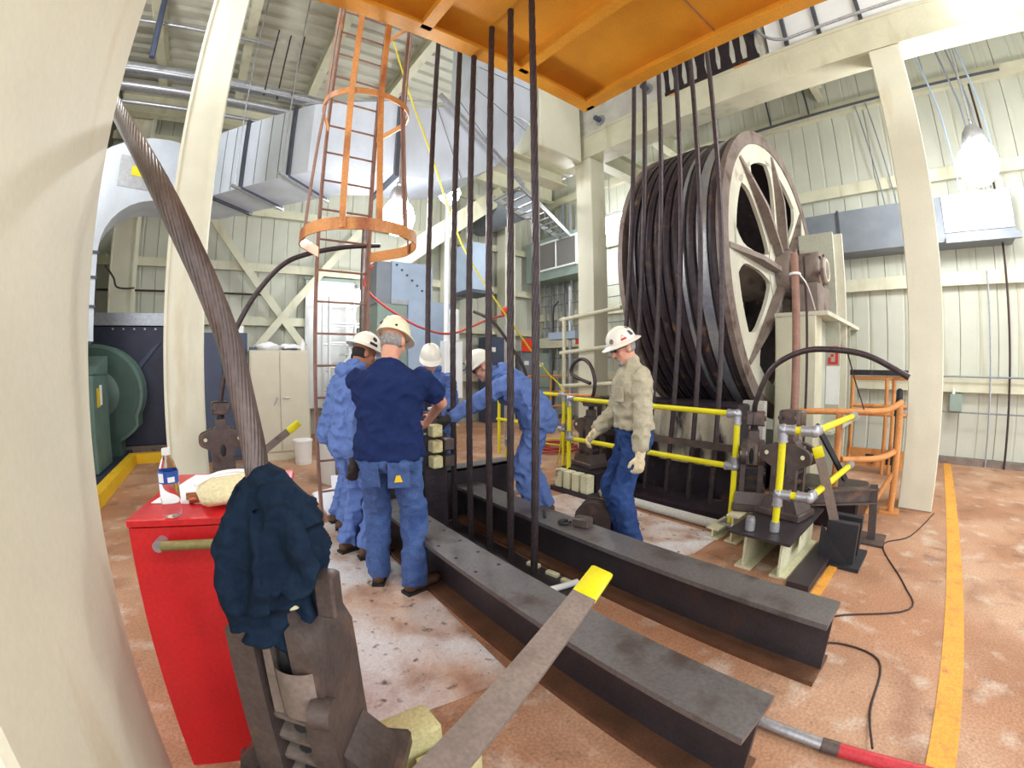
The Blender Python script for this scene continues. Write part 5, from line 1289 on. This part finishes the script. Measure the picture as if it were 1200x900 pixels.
# ------------------------------------------------------------------ people
TEX = {}
def tex(kind, scale, **kw):
    k = (kind, scale)
    if k not in TEX:
        t = bpy.data.textures.new('folds_%s_%d' % (kind.lower(), int(scale * 1000)), kind)
        t.noise_scale = scale
        for a, b in kw.items(): setattr(t, a, b)
        TEX[k] = t
    return TEX[k]
def skinned(mb, name, m, parent, voxel=0.012, folds=0.0, smooth=4, label=None, crs=0.10):
    """join overlapping closed shapes into one continuous surface and crease it like cloth"""
    o = part(mb, name, m, parent, local=True, smooth=True, angle=180, label=label)
    r = o.modifiers.new('remesh', 'REMESH'); r.mode = 'VOXEL'; r.voxel_size = voxel; r.use_smooth_shade = True
    if smooth:
        s = o.modifiers.new('smooth', 'SMOOTH'); s.factor = 0.5; s.iterations = smooth
    if folds:
        d = o.modifiers.new('folds', 'DISPLACE'); d.texture = tex('MARBLE', 0.16, turbulence=12.0, noise_depth=1); d.strength = folds * 0.35; d.mid_level = 0.5; d.texture_coords = 'LOCAL'
        d = o.modifiers.new('creases', 'DISPLACE'); d.texture = tex('MUSGRAVE', crs, musgrave_type='RIDGED_MULTIFRACTAL', noise_intensity=1.0); d.strength = folds * 0.60; d.mid_level = 0.8; d.texture_coords = 'LOCAL'
    return o
def limb(mb, a, b, r0, r1, n=14, e0=True, e1=True):
    mb.cyl(a, b, r0, r1, n)
    if e0: mb.ball(a, r0 * 0.995, n, 8)
    if e1: mb.ball(b, r1 * 0.995, n, 8)
def ik(a, c, l1, l2, pole):
    a, c, pole = Vector(a), Vector(c), Vector(pole)
    d = c - a; L = min(d.length, (l1 + l2) * 0.999)
    d.normalize(); c = a + d * L
    x = (l1 * l1 - l2 * l2 + L * L) / (2 * L)
    h = math.sqrt(max(l1 * l1 - x * x, 0))
    p = pole - d * pole.dot(d)
    p.normalize()
    return a + d * x + p * h, c
def hand_shape(mb, W, d, nrm, side, curl=0.5, infl=0.0):
    W, d, nrm = Vector(W), Vector(d).normalized(), Vector(nrm)
    nrm = (nrm - d * nrm.dot(d)).normalized()
    s = d.cross(nrm).normalized() * side          # thumb side
    M = Matrix((s, d, nrm)).transposed()
    limb(mb, W - d * 0.02, W + d * 0.03, 0.028 + infl, 0.030 + infl)
    mb.ball(W + d * 0.052, (0.043 + infl, 0.050 + infl, 0.019 + infl), 14, 8, M)
    for off, L in ((0.031, 0.070), (0.011, 0.080), (-0.010, 0.075), (-0.029, 0.058)):
        p = W + d * 0.088 + s * off
        ang = 0.15
        for f, rr in ((0.45, 0.0100), (0.31, 0.0090), (0.24, 0.0080)):
            ang += curl
            v = d * math.cos(ang) + nrm * math.sin(ang)
            q = p + v * L * f
            limb(mb, p, q, rr + infl, rr * 0.92 + infl, 8)
            p = q
    p = W + d * 0.025 + s * 0.036
    for v, L, rr in ((d * 0.65 + s * 0.65 + nrm * 0.3, 0.042, 0.0125), (d * 0.85 + s * 0.15 + nrm * 0.45, 0.032, 0.0105)):
        q = p + v.normalized() * L
        limb(mb, p, q, rr + infl, rr * 0.92 + infl, 8)
        p = q
TORSO = ((-0.11, 0.145, 0.105, 0.0), (-0.03, 0.172, 0.125, -0.008), (0.06, 0.165, 0.120, 0.0), (0.15, 0.152, 0.112, 0.006), (0.26, 0.160, 0.118, 0.006), (0.36, 0.178, 0.122, 0.0), (0.44, 0.182, 0.112, -0.006), (0.50, 0.150, 0.092, -0.010), (0.545, 0.085, 0.070, -0.010), (0.575, 0.058, 0.058, -0.004))
def make_person(label, loc, rz, outfit, lean=0.05, twist=0.0, side=0.0, head_yaw=0.0, head_pitch=0.2, head_roll=0.0, hands=None, poles=None, feet=((-0.11, 0.0, 0.0), (0.11, 0.02, 0.0)), hip=(0, 0, 0.95), bulk=1.0, curl=(0.45, 0.45), palm=None, foot_yaw=(0.15, -0.15), scale=1.0, reach=None):
    t = thing('person', label, 'person', loc, rz, 'work crew in hard hats')
    t.scale = (scale, scale, scale)
    hip = Vector(hip)
    def spine(h):
        # lean grows along the back
        k = max(0.0, min(1.0, (h + 0.05) / 0.5))
        n = 12; p = Vector(hip); step = h / n
        for i in range(n):
            hh = step * (i + 0.5)
            kk = max(0.0, min(1.0, (hh + 0.05) / 0.30))
            p = p + (RZ(twist * kk) @ RY(side * kk) @ RX(-lean * kk)) @ Vector((0, 0, step))
        return p, RZ(twist * k) @ RY(side * k) @ RX(-lean * k)
    def torso(mb, infl, h0=-1.0, h1=1.0, loose=0.0):
        rings = []
        for h, w, dp, oy in TORSO:
            if h < h0 or h > h1: continue
            c, R = spine(h)
            b = bulk if h < 0.5 else 1.0
            low = 1.0 if h > 0.2 else 1.0 + loose
            ring_ = []
            for k in range(24):
                a = 2 * PI * k / 24
                ca, sa = math.cos(a), math.sin(a)
                x = (w * b * low + infl) * math.copysign(abs(ca) ** 0.85, ca); y = (dp * b * low + infl) * math.copysign(abs(sa) ** 0.85, sa) + oy
                ring_.append(c + R @ Vector((x, y, 0)))
            rings.append(ring_)
        mb.loft(rings)
    cS, RS = spine(0.455)
    SH = {s: cS + RS @ Vector((0.185 * s * (0.5 + 0.5 * bulk), -0.008, 0.0)) for s in (-1, 1)}
    HP = {s: hip + Vector((0.095 * s, 0, -0.03)) for s in (-1, 1)}
    hands = dict(hands or {})
    for s_, w_ in (reach or {}).items():      # world-space targets
        hands[s_] = RZ(-rz) @ (Vector(w_) - Vector(loc)) / scale
    poles = poles or {}
    EL, WR = {}, {}
    for s in (-1, 1):
        tgt = Vector(hands.get(s, (0.27 * s, 0.06, 0.82)))
        EL[s], WR[s] = ik(SH[s], tgt, 0.300, 0.265, poles.get(s, (0.5 * s, -0.8, -0.2)))
    KN, AN = {}, {}
    for i, s in enumerate((-1, 1)):
        f = Vector(feet[i]) + Vector((0, 0, 0.09))
        KN[s], AN[s] = ik(HP[s], f, 0.44, 0.43, (0.12 * s, 1.0, 0))
    cN, RN = spine(0.575)
    RH = RZ(twist + head_yaw) @ RX(-head_pitch) @ RY(head_roll)
    hc = cN + RN @ Vector((0, 0.012, 0.03)) + RH @ Vector((0, 0.012, 0.105))
    def H(p): return hc + RH @ Vector(p)
    def arms(mb, infl, upto=1.0, loose=0.0):
        for s in (-1, 1):
            if upto <= 0.0:      # short sleeve
                limb(mb, SH[s], SH[s].lerp(EL[s], 0.68), 0.050 * (0.6 + 0.4 * bulk) + infl, 0.056 + infl, e1=False)
                continue
            limb(mb, SH[s], EL[s], 0.054 * (0.6 + 0.4 * bulk) + infl, 0.046 + infl + loose)
            if upto > 0.3:
                limb(mb, EL[s], EL[s].lerp(WR[s], min(1, upto)), 0.045 + infl + loose, 0.030 + infl + loose * 0.6)
    def legs(mb, infl, loose=0.0, k=1.0):
        for s in (-1, 1):
            limb(mb, HP[s], KN[s], 0.088 * (0.6 + 0.4 * bulk) + infl, 0.058 + infl + loose)
            e = KN[s].lerp(AN[s], k)
            limb(mb, KN[s], e, 0.058 + infl + loose, 0.044 + infl + loose, e1=False)
    # ---- body: one continuous figure
    sk = outfit.get('skin', 'skin_light')
    b = MB()
    torso(b, -0.012)
    arms(b, -0.006 if outfit['top'] != 'tee' else -0.002)
    legs(b, -0.012)
    for s in (-1, 1):
        limb(b, AN[s], AN[s] + Vector((0, 0.08, -0.045)), 0.036, 0.03)
        dd_ = (WR[s] - EL[s]).normalized()
        pn_ = Vector((palm or {}).get(s, (-s, 0.2, 0)))
        hand_shape(b, WR[s] + dd_ * 0.015, dd_, pn_, -s * (1 if dd_.cross(pn_).y * s < 0 else -1), curl[0 if s < 0 else 1])
    limb(b, cN - RN @ Vector((0, 0, 0.06)), H((0, -0.018, -0.06)), 0.058, 0.056)
    b.ball(H((0, -0.008, 0.025)), (0.074, 0.092, 0.098), 18, 12, RH)
    b.ball(H((0, 0.022, -0.04)), (0.058, 0.068, 0.080), 16, 10, RH)
    b.ball(H((0, 0.062, -0.095)), (0.030, 0.026, 0.024), 10, 8, RH)
    limb(b, H((0, 0.086, 0.012)), H((0, 0.108, -0.028)), 0.009, 0.0155, 8)
    b.ball(H((0, 0.074, 0.034)), (0.052, 0.018, 0.012), 12, 8, RH)
    b.ball(H((0, 0.082, -0.064)), (0.024, 0.012, 0.010), 10, 8, RH)
    for s in (-1, 1):
        b.ball(H((0.076 * s, -0.008, -0.01)), (0.012, 0.022, 0.033), 10, 8, RH)
        b.ball(H((0.040 * s, 0.062, -0.022)), (0.022, 0.020, 0.022), 10, 8, RH)
    skinned(b, 'body', sk, t, 0.0085, 0.0, 2)
    for s in (-1, 1):
        part(MB().ball(H((0.029 * s, 0.080, 0.010)), (0.012, 0.008, 0.007), 10, 6, RH), 'eye', 'hair_dark', t, local=True)
    part(MB().ball(H((0, 0.093, -0.066)), (0.018, 0.004, 0.0028), 10, 6, RH), 'mouth', 'boot_leather', t, local=True)
    hm = outfit.get('hair', 'hair_dark')
    hr = MB().ball(H((0, -0.020, -0.002)), (0.0765, 0.084, 0.068), 16, 10, RH)
    skinned(hr, 'hair', hm, t, 0.008, 0.0, 1)
    if outfit.get('goatee'):
        g_ = MB().ball(H((0, 0.072, -0.100)), (0.034, 0.024, 0.028), 12, 8, RH).ball(H((0, 0.090, -0.050)), (0.030, 0.010, 0.007), 12, 6, RH)
        skinned(g_, 'goatee', 'hair_grey', t, 0.006, 0.0, 1)
    if outfit.get('glasses'):
        gl_ = MB()
        for s in (-1, 1):
            gl_.ball(H((0.031 * s, 0.094, 0.012)), (0.028, 0.006, 0.019), 12, 8, RH)
            gl_.tube([H((0.056 * s, 0.088, 0.016)), H((0.076 * s, 0.05, 0.016)), H((0.080 * s, -0.02, 0.010))], 0.0035, 6)
        gl_.cyl(H((-0.01, 0.098, 0.014)), H((0.01, 0.098, 0.014)), 0.003, n=6)
        part(gl_, 'safety_glasses', 'glass_lens', t, local=True)
    # ---- clothing
    def sleeves(infl, loose):
        for s in (-1, 1):
            c = MB()
            limb(c, SH[s].lerp(EL[s], -0.06), EL[s], 0.056 * (0.6 + 0.4 * bulk) + infl, 0.046 + infl + loose)
            limb(c, EL[s], EL[s].lerp(WR[s], 0.80), 0.045 + infl + loose, 0.034 + infl + loose)
            limb(c, EL[s].lerp(WR[s], 0.80), EL[s].lerp(WR[s], 0.97), 0.036 + infl + loose, 0.026 + infl, e1=False)
            skinned(c, 'sleeve', outfit['top_mat'], t, 0.0085, 0.026, 2)
    top = outfit['top']
    if top == 'coverall':
        c = MB()
        torso(c, 0.022, loose=0.06); legs(c, 0.014, 0.026, 1.03)
        limb(c, cN - RN @ Vector((0, 0.01, 0.05)), cN + RN @ Vector((0, -0.012, 0.012)), 0.085, 0.075)
        skinned(c, 'coverall', outfit['top_mat'], t, 0.0095, 0.034, 2)
        sleeves(0.016, 0.012)
        if outfit.get('hood'):
            c = MB()
            c.torus(cN + RN @ Vector((0, -0.035, 0.0)), 0.085, 0.032, RN @ RX(0.5), 24, 10)
            c.ball(cN + RN @ Vector((0, -0.115, -0.03)), (0.085, 0.042, 0.06), 14, 9, RN)
            skinned(c, 'hood', outfit['top_mat'], t, 0.011, 0.02, 2)
    else:
        c = MB()
        if top == 'tee':
            torso(c, 0.016, h0=-0.05, loose=0.02); arms(c, 0.020, 0.0, 0.020)
        else:
            torso(c, 0.020, h0=-0.02, loose=0.04); sleeves(0.018, 0.010)
            limb(c, cN - RN @ Vector((0, 0.0, 0.05)), cN + RN @ Vector((0, -0.004, 0.014)), 0.075, 0.070)
        if top == 'shirt':
            for s_ in (-1, 1):
                part(MB().prism([(0.0, 0.0), (0.062, -0.012), (0.048, -0.058), (0.0, -0.040)], 0.0, 0.006, Matrix.Translation(cN + RN @ Vector((0.0, 0.058, 0.0))) @ (RN @ (Matrix.Scale(s_, 3, (1, 0, 0)) @ RX(0.9))).to_4x4()), 'collar', outfit['top_mat'], t, local=True)
        skinned(c, 'shirt', outfit['top_mat'], t, 0.011, 0.022 if top == 'shirt' else 0.024, 3)
        c = MB()
        torso(c, 0.008, h1=0.08); legs(c, 0.008, 0.026, 1.11)
        skinned(c, 'jeans', outfit['leg_mat'], t, 0.0115, 0.020, 3)
    for i, s in enumerate((-1, 1)):
        fy = foot_yaw[i]
        fwd = RZ(fy) @ Vector((0, 1, 0))
        a = AN[s]; g0 = a - Vector((0, 0, 0.09))
        bo = MB()
        limb(bo, a + Vector((0, 0, 0.04)), a + Vector((0, 0, -0.02)), 0.044, 0.050)
        bo.ball(g0 + Vector((0, 0, 0.05)) - fwd * 0.035, (0.045, 0.05, 0.048), 14, 9, RZ(fy))
        bo.ball(g0 + Vector((0, 0, 0.05)) + fwd * 0.06, (0.048, 0.10, 0.050), 14, 9, RZ(fy))
        bo.ball(g0 + Vector((0, 0, 0.042)) + fwd * 0.15, (0.050, 0.065, 0.040), 14, 9, RZ(fy))
        bt_ = skinned(bo, 'boot', 'boot_leather', t, 0.009, 0.0, 3)
        so = MB()
        poly = [(-0.042, -0.085), (0.042, -0.085), (0.046, 0.0), (0.054, 0.12), (0.046, 0.19), (0.02, 0.215), (-0.02, 0.215), (-0.046, 0.19), (-0.054, 0.12), (-0.046, 0.0)]
        so.prism(poly, 0.0, 0.022, Matrix.Translation(g0) @ RZ(fy).to_4x4())
        part(so, 'sole', 'black_rubber', bt_, local=True)
    gm = outfit.get('gloves')
    if gm:
        for s in (-1, 1):
            g_ = MB()
            dd_ = (WR[s] - EL[s]).normalized()
            pn_ = Vector((palm or {}).get(s, (-s, 0.2, 0)))
            hand_shape(g_, WR[s] + dd_ * 0.015, dd_, pn_, -s * (1 if dd_.cross(pn_).y * s < 0 else -1), curl[0 if s < 0 else 1], 0.004)
            limb(g_, WR[s] - dd_ * 0.06, WR[s] + dd_ * 0.02, 0.046, 0.036)
            skinned(g_, 'glove', gm, t, 0.0055, 0.0, 2)
    # ---- hard hat
    hm_ = outfit.get('hat_mat', 'hat_white')
    full = outfit.get('brim', 'cap') == 'full'
    ht = MB()
    rings = []
    for i in range(9):
        u = i / 8 * PI / 2 * 0.98
        k = math.cos(u) ** 0.75
        rings.append([H((0.104 * k * math.cos(a), -0.004 + 0.126 * k * math.sin(a), 0.048 + 0.118 * math.sin(u))) for a in [2 * PI * j / 32 for j in range(32)]])
    ht.loft(rings)
    hat = part(ht, 'hard_hat', hm_, t, local=True, angle=60)
    br = []
    for (k, dz) in ((1.0, 0.012), (1.0, 0.0)):
        br.append([H((0.105 * math.cos(a), -0.004 + 0.127 * math.sin(a), 0.046 + dz)) for a in [2 * PI * j / 40 for j in range(40)]])
    def bk_(a):
        fr = max(0.0, math.sin(a))
        return (0.038 + 0.012 * fr) if full else (0.006 + 0.050 * fr ** 1.5)
    outer_t = [H(((0.105 + bk_(a)) * math.cos(a), -0.004 + (0.127 + bk_(a)) * math.sin(a), 0.040 - 0.10 * (bk_(a) - 0.01))) for a in [2 * PI * j / 40 for j in range(40)]]
    outer_b = [H(((0.105 + bk_(a)) * math.cos(a), -0.004 + (0.127 + bk_(a)) * math.sin(a), 0.034 - 0.10 * (bk_(a) - 0.01))) for a in [2 * PI * j / 40 for j in range(40)]]
    inner_b = [H((0.097 * math.cos(a), -0.004 + 0.119 * math.sin(a), 0.038)) for a in [2 * PI * j / 40 for j in range(40)]]
    bm_ = MB().loft([br[0], outer_t, outer_b, inner_b], cap=False)
    part(bm_, 'brim', hm_, hat, local=True, angle=50)
    rd_ = MB()
    for x in (-0.028, 0.0, 0.028):
        rd_.tube([H((x, -0.004 + 0.118 * math.cos(v), 0.052 + 0.116 * math.sin(v) + (0.0 if x else 0.004))) for v in [PI * (0.12 + 0.76 * j / 12) for j in range(13)]], 0.006, 6)
    part(rd_, 'crown_ridge', hm_, hat, local=True)
    for (ang, el_, w_, h_, m_, kind) in outfit.get('stickers', ()):
        k = math.cos(el_) ** 0.75
        cpt = H((0.104 * k * math.cos(ang), -0.004 + 0.126 * k * math.sin(ang), 0.048 + 0.118 * math.sin(el_)))
        nr = (cpt - H((0, -0.004, 0.03))).normalized()
        upv = (RH @ Vector((0, 0, 1))); upv = (upv - nr * upv.dot(nr)).normalized(); rv = upv.cross(nr)
        M4 = Matrix.Translation(cpt + nr * 0.0005) @ Matrix((rv, upv, nr)).transposed().to_4x4()
        if kind == 'round': poly = [(w_ * math.cos(2 * PI * j / 16), h_ * math.sin(2 * PI * j / 16)) for j in range(16)]
        elif kind == 'tri': poly = [(-w_, -h_), (w_, -h_), (0, h_)]
        else: poly = [(-w_, -h_), (w_, -h_), (w_, h_), (-w_, h_)]
        part(MB().prism(poly, -0.004, 0.0035, M4), 'hat_sticker', m_, hat, local=True)
    if outfit.get('extra'):
        outfit['extra'](t, spine, RS, H, hip)
    return t

# man in tan shirt watching, left hand down, right hand at the rail
P_TAN = make_person('man in tan shirt, jeans and white full-brim hard hat looking down', (2.80, 2.04, 0.008), math.radians(56),
    dict(skin='skin_light', hair='hair_grey', top='shirt', top_mat='tan_cotton', leg_mat='denim_dark', gloves='glove_tan', hat_mat='hat_white', brim='full', goatee=True, glasses=True,
         stickers=((PI - 0.15, 0.38, 0.026, 0.024, 'sticker_red', 'tri'), (PI - 0.15, 0.40, 0.016, 0.013, 'hat_white', 'tri'), (PI + 0.55, 0.45, 0.014, 0.024, 'cabinet_blue_grey', 'rect'), (PI + 0.85, 0.95, 0.016, 0.016, 'wheel_rust', 'round'), (PI - 1.0, 0.35, 0.018, 0.020, 'wheel_rust', 'round')),
         extra=lambda t, sp, RS, H, hip: part(MB().box(sp(0.34)[0] + sp(0.34)[1] @ Vector((-0.10, 0.145, 0.0)), (0.11, 0.02, 0.12), sp(0.34)[1] @ RZ(0.28), 0.004), 'chest_pocket', 'tan_cotton', t, local=True)),
    lean=0.06, head_pitch=0.42, head_yaw=0.10, hands={-1: (-0.30, 0.05, 0.85), 1: (0.20, 0.26, 0.95)}, poles={-1: (-0.6, -0.7, -0.2), 1: (0.6, -0.7, -0.2)}, curl=(0.55, 0.5), bulk=1.08, palm={-1: (1, 0.1, 0), 1: (-0.6, 0.1, -0.6)})

# man in navy t-shirt, back to the camera
def pocket(t, sp, RS, H, hip):
    c, R = sp(-0.06)
    pk = part(MB().box(c + Vector((0.088, -0.142, -0.055)), (0.135, 0.012, 0.17), RZ(0.30) @ RX(0.16), 0.004), 'back_pocket', 'denim', t, local=True)
    part(MB().prism([(-0.026, -0.022), (0.026, -0.022), (0.012, 0.020), (-0.012, 0.020)], 0.0, 0.004, Matrix.Translation(c + Vector((0.086, -0.150, -0.075))) @ (RZ(0.30) @ RX(PI / 2)).to_4x4()), 'pocket_patch', 'sticker_yellow', pk, local=True)
    part(MB().box(c + Vector((-0.088, -0.142, -0.055)), (0.125, 0.012, 0.16), RZ(-0.30) @ RX(0.16), 0.004), 'back_pocket', 'denim', t, local=True)
P_NAVY = make_person('man in navy t-shirt and jeans seen from behind, white hard hat', (0.975, 2.545, 0.008), math.radians(-34),
    dict(skin='skin_light', hair='hair_grey', top='tee', top_mat='navy_cotton', leg_mat='denim', hat_mat='hat_cream', brim='cap', extra=pocket,
         stickers=((-PI / 2 - 0.55, 0.35, 0.013, 0.016, 'hair_dark', 'round'), (-PI / 2 + 0.6, 0.12, 0.008, 0.008, 'hair_dark', 'round'))),
    lean=0.12, head_pitch=0.40, head_yaw=-0.25, hands={-1: (-0.05, 0.50, 1.12), 1: (0.20, 0.46, 1.10)}, poles={-1: (-0.15, -0.2, -1.0), 1: (1.0, 0.1, -0.15)}, bulk=1.22, scale=1.01,
    feet=((-0.14, 0.10, 0.0), (0.13, -0.02, 0.0)), foot_yaw=(0.1, -0.75))

# man in blue coverall at the left, standing in profile
P_BLUE = make_person('man in blue coverall standing in profile at the left of the crew', (0.93, 3.22, 0.008), math.radians(-82),
    dict(skin='skin_tanned', hair='hair_dark', top='coverall', top_mat='coverall_blue', hood=True, gloves='glove_dark', hat_mat='hat_white', brim='full',
         stickers=((0.15, 0.62, 0.020, 0.022, 'hair_dark', 'round'), (0.15, 0.60, 0.013, 0.013, 'sticker_yellow', 'round'), (0.10, 0.22, 0.034, 0.010, 'hair_dark', 'rect'))),
    lean=0.12, head_pitch=0.38, head_yaw=0.0, hands={-1: (-0.10, 0.38, 1.05), 1: (0.28, -0.12, 0.82)}, poles={1: (0.6, -0.8, 0.0)}, bulk=1.05, scale=0.975, feet=((-0.12, -0.04, 0.0), (0.10, 0.04, 0.0)))

# second man half hidden behind him
P_BEHIND = make_person('man half hidden behind the standing man in blue coverall', (0.98, 3.95, 0.0), math.radians(-95),
    dict(skin='skin_tanned', hair='hair_dark', top='coverall', top_mat='coverall_blue', hood=True, gloves='glove_dark', hat_mat='hat_white', brim='cap'),
    lean=0.38, head_pitch=0.55, hands={-1: (-0.15, 0.45, 0.95), 1: (0.15, 0.50, 0.95)}, hip=(0, 0, 0.93))

# man bending over the clamp from the right, standing beyond the farther beam
P_BEND = make_person('man in blue coverall bending over the rope clamp', (2.72, 3.06, 0.008), math.radians(52),
    dict(skin='skin_light', hair='hair_grey', top='coverall', top_mat='coverall_blue', hood=True, gloves='glove_dark', hat_mat='hat_white', brim='cap', glasses=True),
    lean=0.98, head_pitch=0.66, head_yaw=0.10, hip=(0.0, 0.04, 0.95), reach={-1: (1.80, 3.36, 1.00), 1: (1.84, 3.48, 0.96)}, poles={-1: (-0.5, -0.2, -0.8), 1: (0.5, -0.2, -0.8)},
    feet=((-0.13, 0.06, 0.0), (0.12, -0.06, 0.0)), bulk=1.18, foot_yaw=(0.2, 0.0), scale=1.05)

# man facing the crew from the far side, mostly hidden by the ropes
P_FAR = make_person('man in blue coverall on the far side of the clamp facing the crew', (2.05, 4.05, 0.0), math.radians(150),
    dict(skin='skin_light', hair='hair_grey', top='coverall', top_mat='coverall_blue', hood=True, gloves='glove_dark', hat_mat='hat_white', brim='cap'),
    lean=0.45, head_pitch=0.55, head_yaw=0.1, hands={-1: (-0.15, 0.55, 1.0), 1: (0.15, 0.55, 1.0)}, hip=(0, 0, 0.93))
# ------------------------------------------------------------------ jacket draped over the foreground clamp
JL = Vector((0.085, 1.02, 0.88))
jk = thing('work_jacket', 'dark navy jacket bundled over the foreground rope clamp', 'jacket', tuple(JL))
jr = Vector((0.80, -0.60, 0)).normalized(); jf = Vector((0.60, 0.80, 0)).normalized()
prof = [  # z, centre offset across, half width, half depth
    (1.272, 0.012, 0.034, 0.040), (1.255, 0.012, 0.050, 0.056), (1.228, 0.012, 0.070, 0.074), (1.195, 0.014, 0.094, 0.090), (1.16, 0.014, 0.108, 0.100), (1.12, 0.012, 0.114, 0.106), (1.08, 0.010, 0.114, 0.108),
    (1.04, 0.006, 0.106, 0.106), (1.00, 0.002, 0.096, 0.104), (0.965, -0.002, 0.088, 0.102), (0.93, -0.004, 0.085, 0.102), (0.90, -0.004, 0.085, 0.104), (0.880, -0.004, 0.085, 0.104)]
rings = []
NJ = 96
for i, (z, ox, hw_, hd_) in enumerate(prof):
    ringp = []
    t = i / (len(prof) - 1)
    for k in range(NJ):
        a = 2 * PI * k / NJ
        fold = 0.20 * t ** 0.6 * (abs(math.sin(3.5 * a + 1.3 * math.sin(2.6 * t + 0.6) + 1.2)) - 0.5) + 0.10 * t * (abs(math.sin(5.5 * a + 3 * t)) - 0.5)
        k_ = 1 + fold
        hem = 0.020 * math.sin(3 * a + 0.6) * t ** 3 + 0.030 * math.cos(a) * t ** 3
        p = jr * (ox + hw_ * k_ * math.cos(a)) + jf * (hd_ * k_ * math.sin(a)) + Vector((0, 0, z + hem - JL.z))
        ringp.append(p)
    rings.append(ringp)
jm = MB().loft(rings)
def jp(x, y, z): return jr * x + jf * y + Vector((0, 0, z - JL.z))
jm.tube([jp(0.02, -0.065, 1.235), jp(0.07, -0.070, 1.19), jp(0.105, -0.075, 1.12), jp(0.108, -0.070, 1.06), jp(0.085, -0.075, 1.02)], [0.026, 0.036, 0.038, 0.034, 0.026], 14, 6)
jm.tube([jp(-0.01, -0.055, 1.22), jp(-0.05, -0.085, 1.14), jp(-0.060, -0.098, 1.04), jp(-0.050, -0.095, 0.92)], [0.024, 0.034, 0.036, 0.032], 14, 6)
jm.tube([jp(0.0, -0.06, 1.24), jp(0.015, -0.095, 1.16), jp(0.03, -0.110, 1.07), jp(0.01, -0.108, 0.98)], [0.014, 0.018, 0.020, 0.018], 10, 6)
skinned(jm, 'cloth', 'jacket_cloth', jk, 0.0050, 0.030, 1)
solo(MB().box((0.188, 0.935, 0.985), (0.05, 0.05, 0.11), RZ(-0.7), 0.006), 'packing_block', 'clamp_iron', 'small brown block poking out below the draped jacket', 'block')
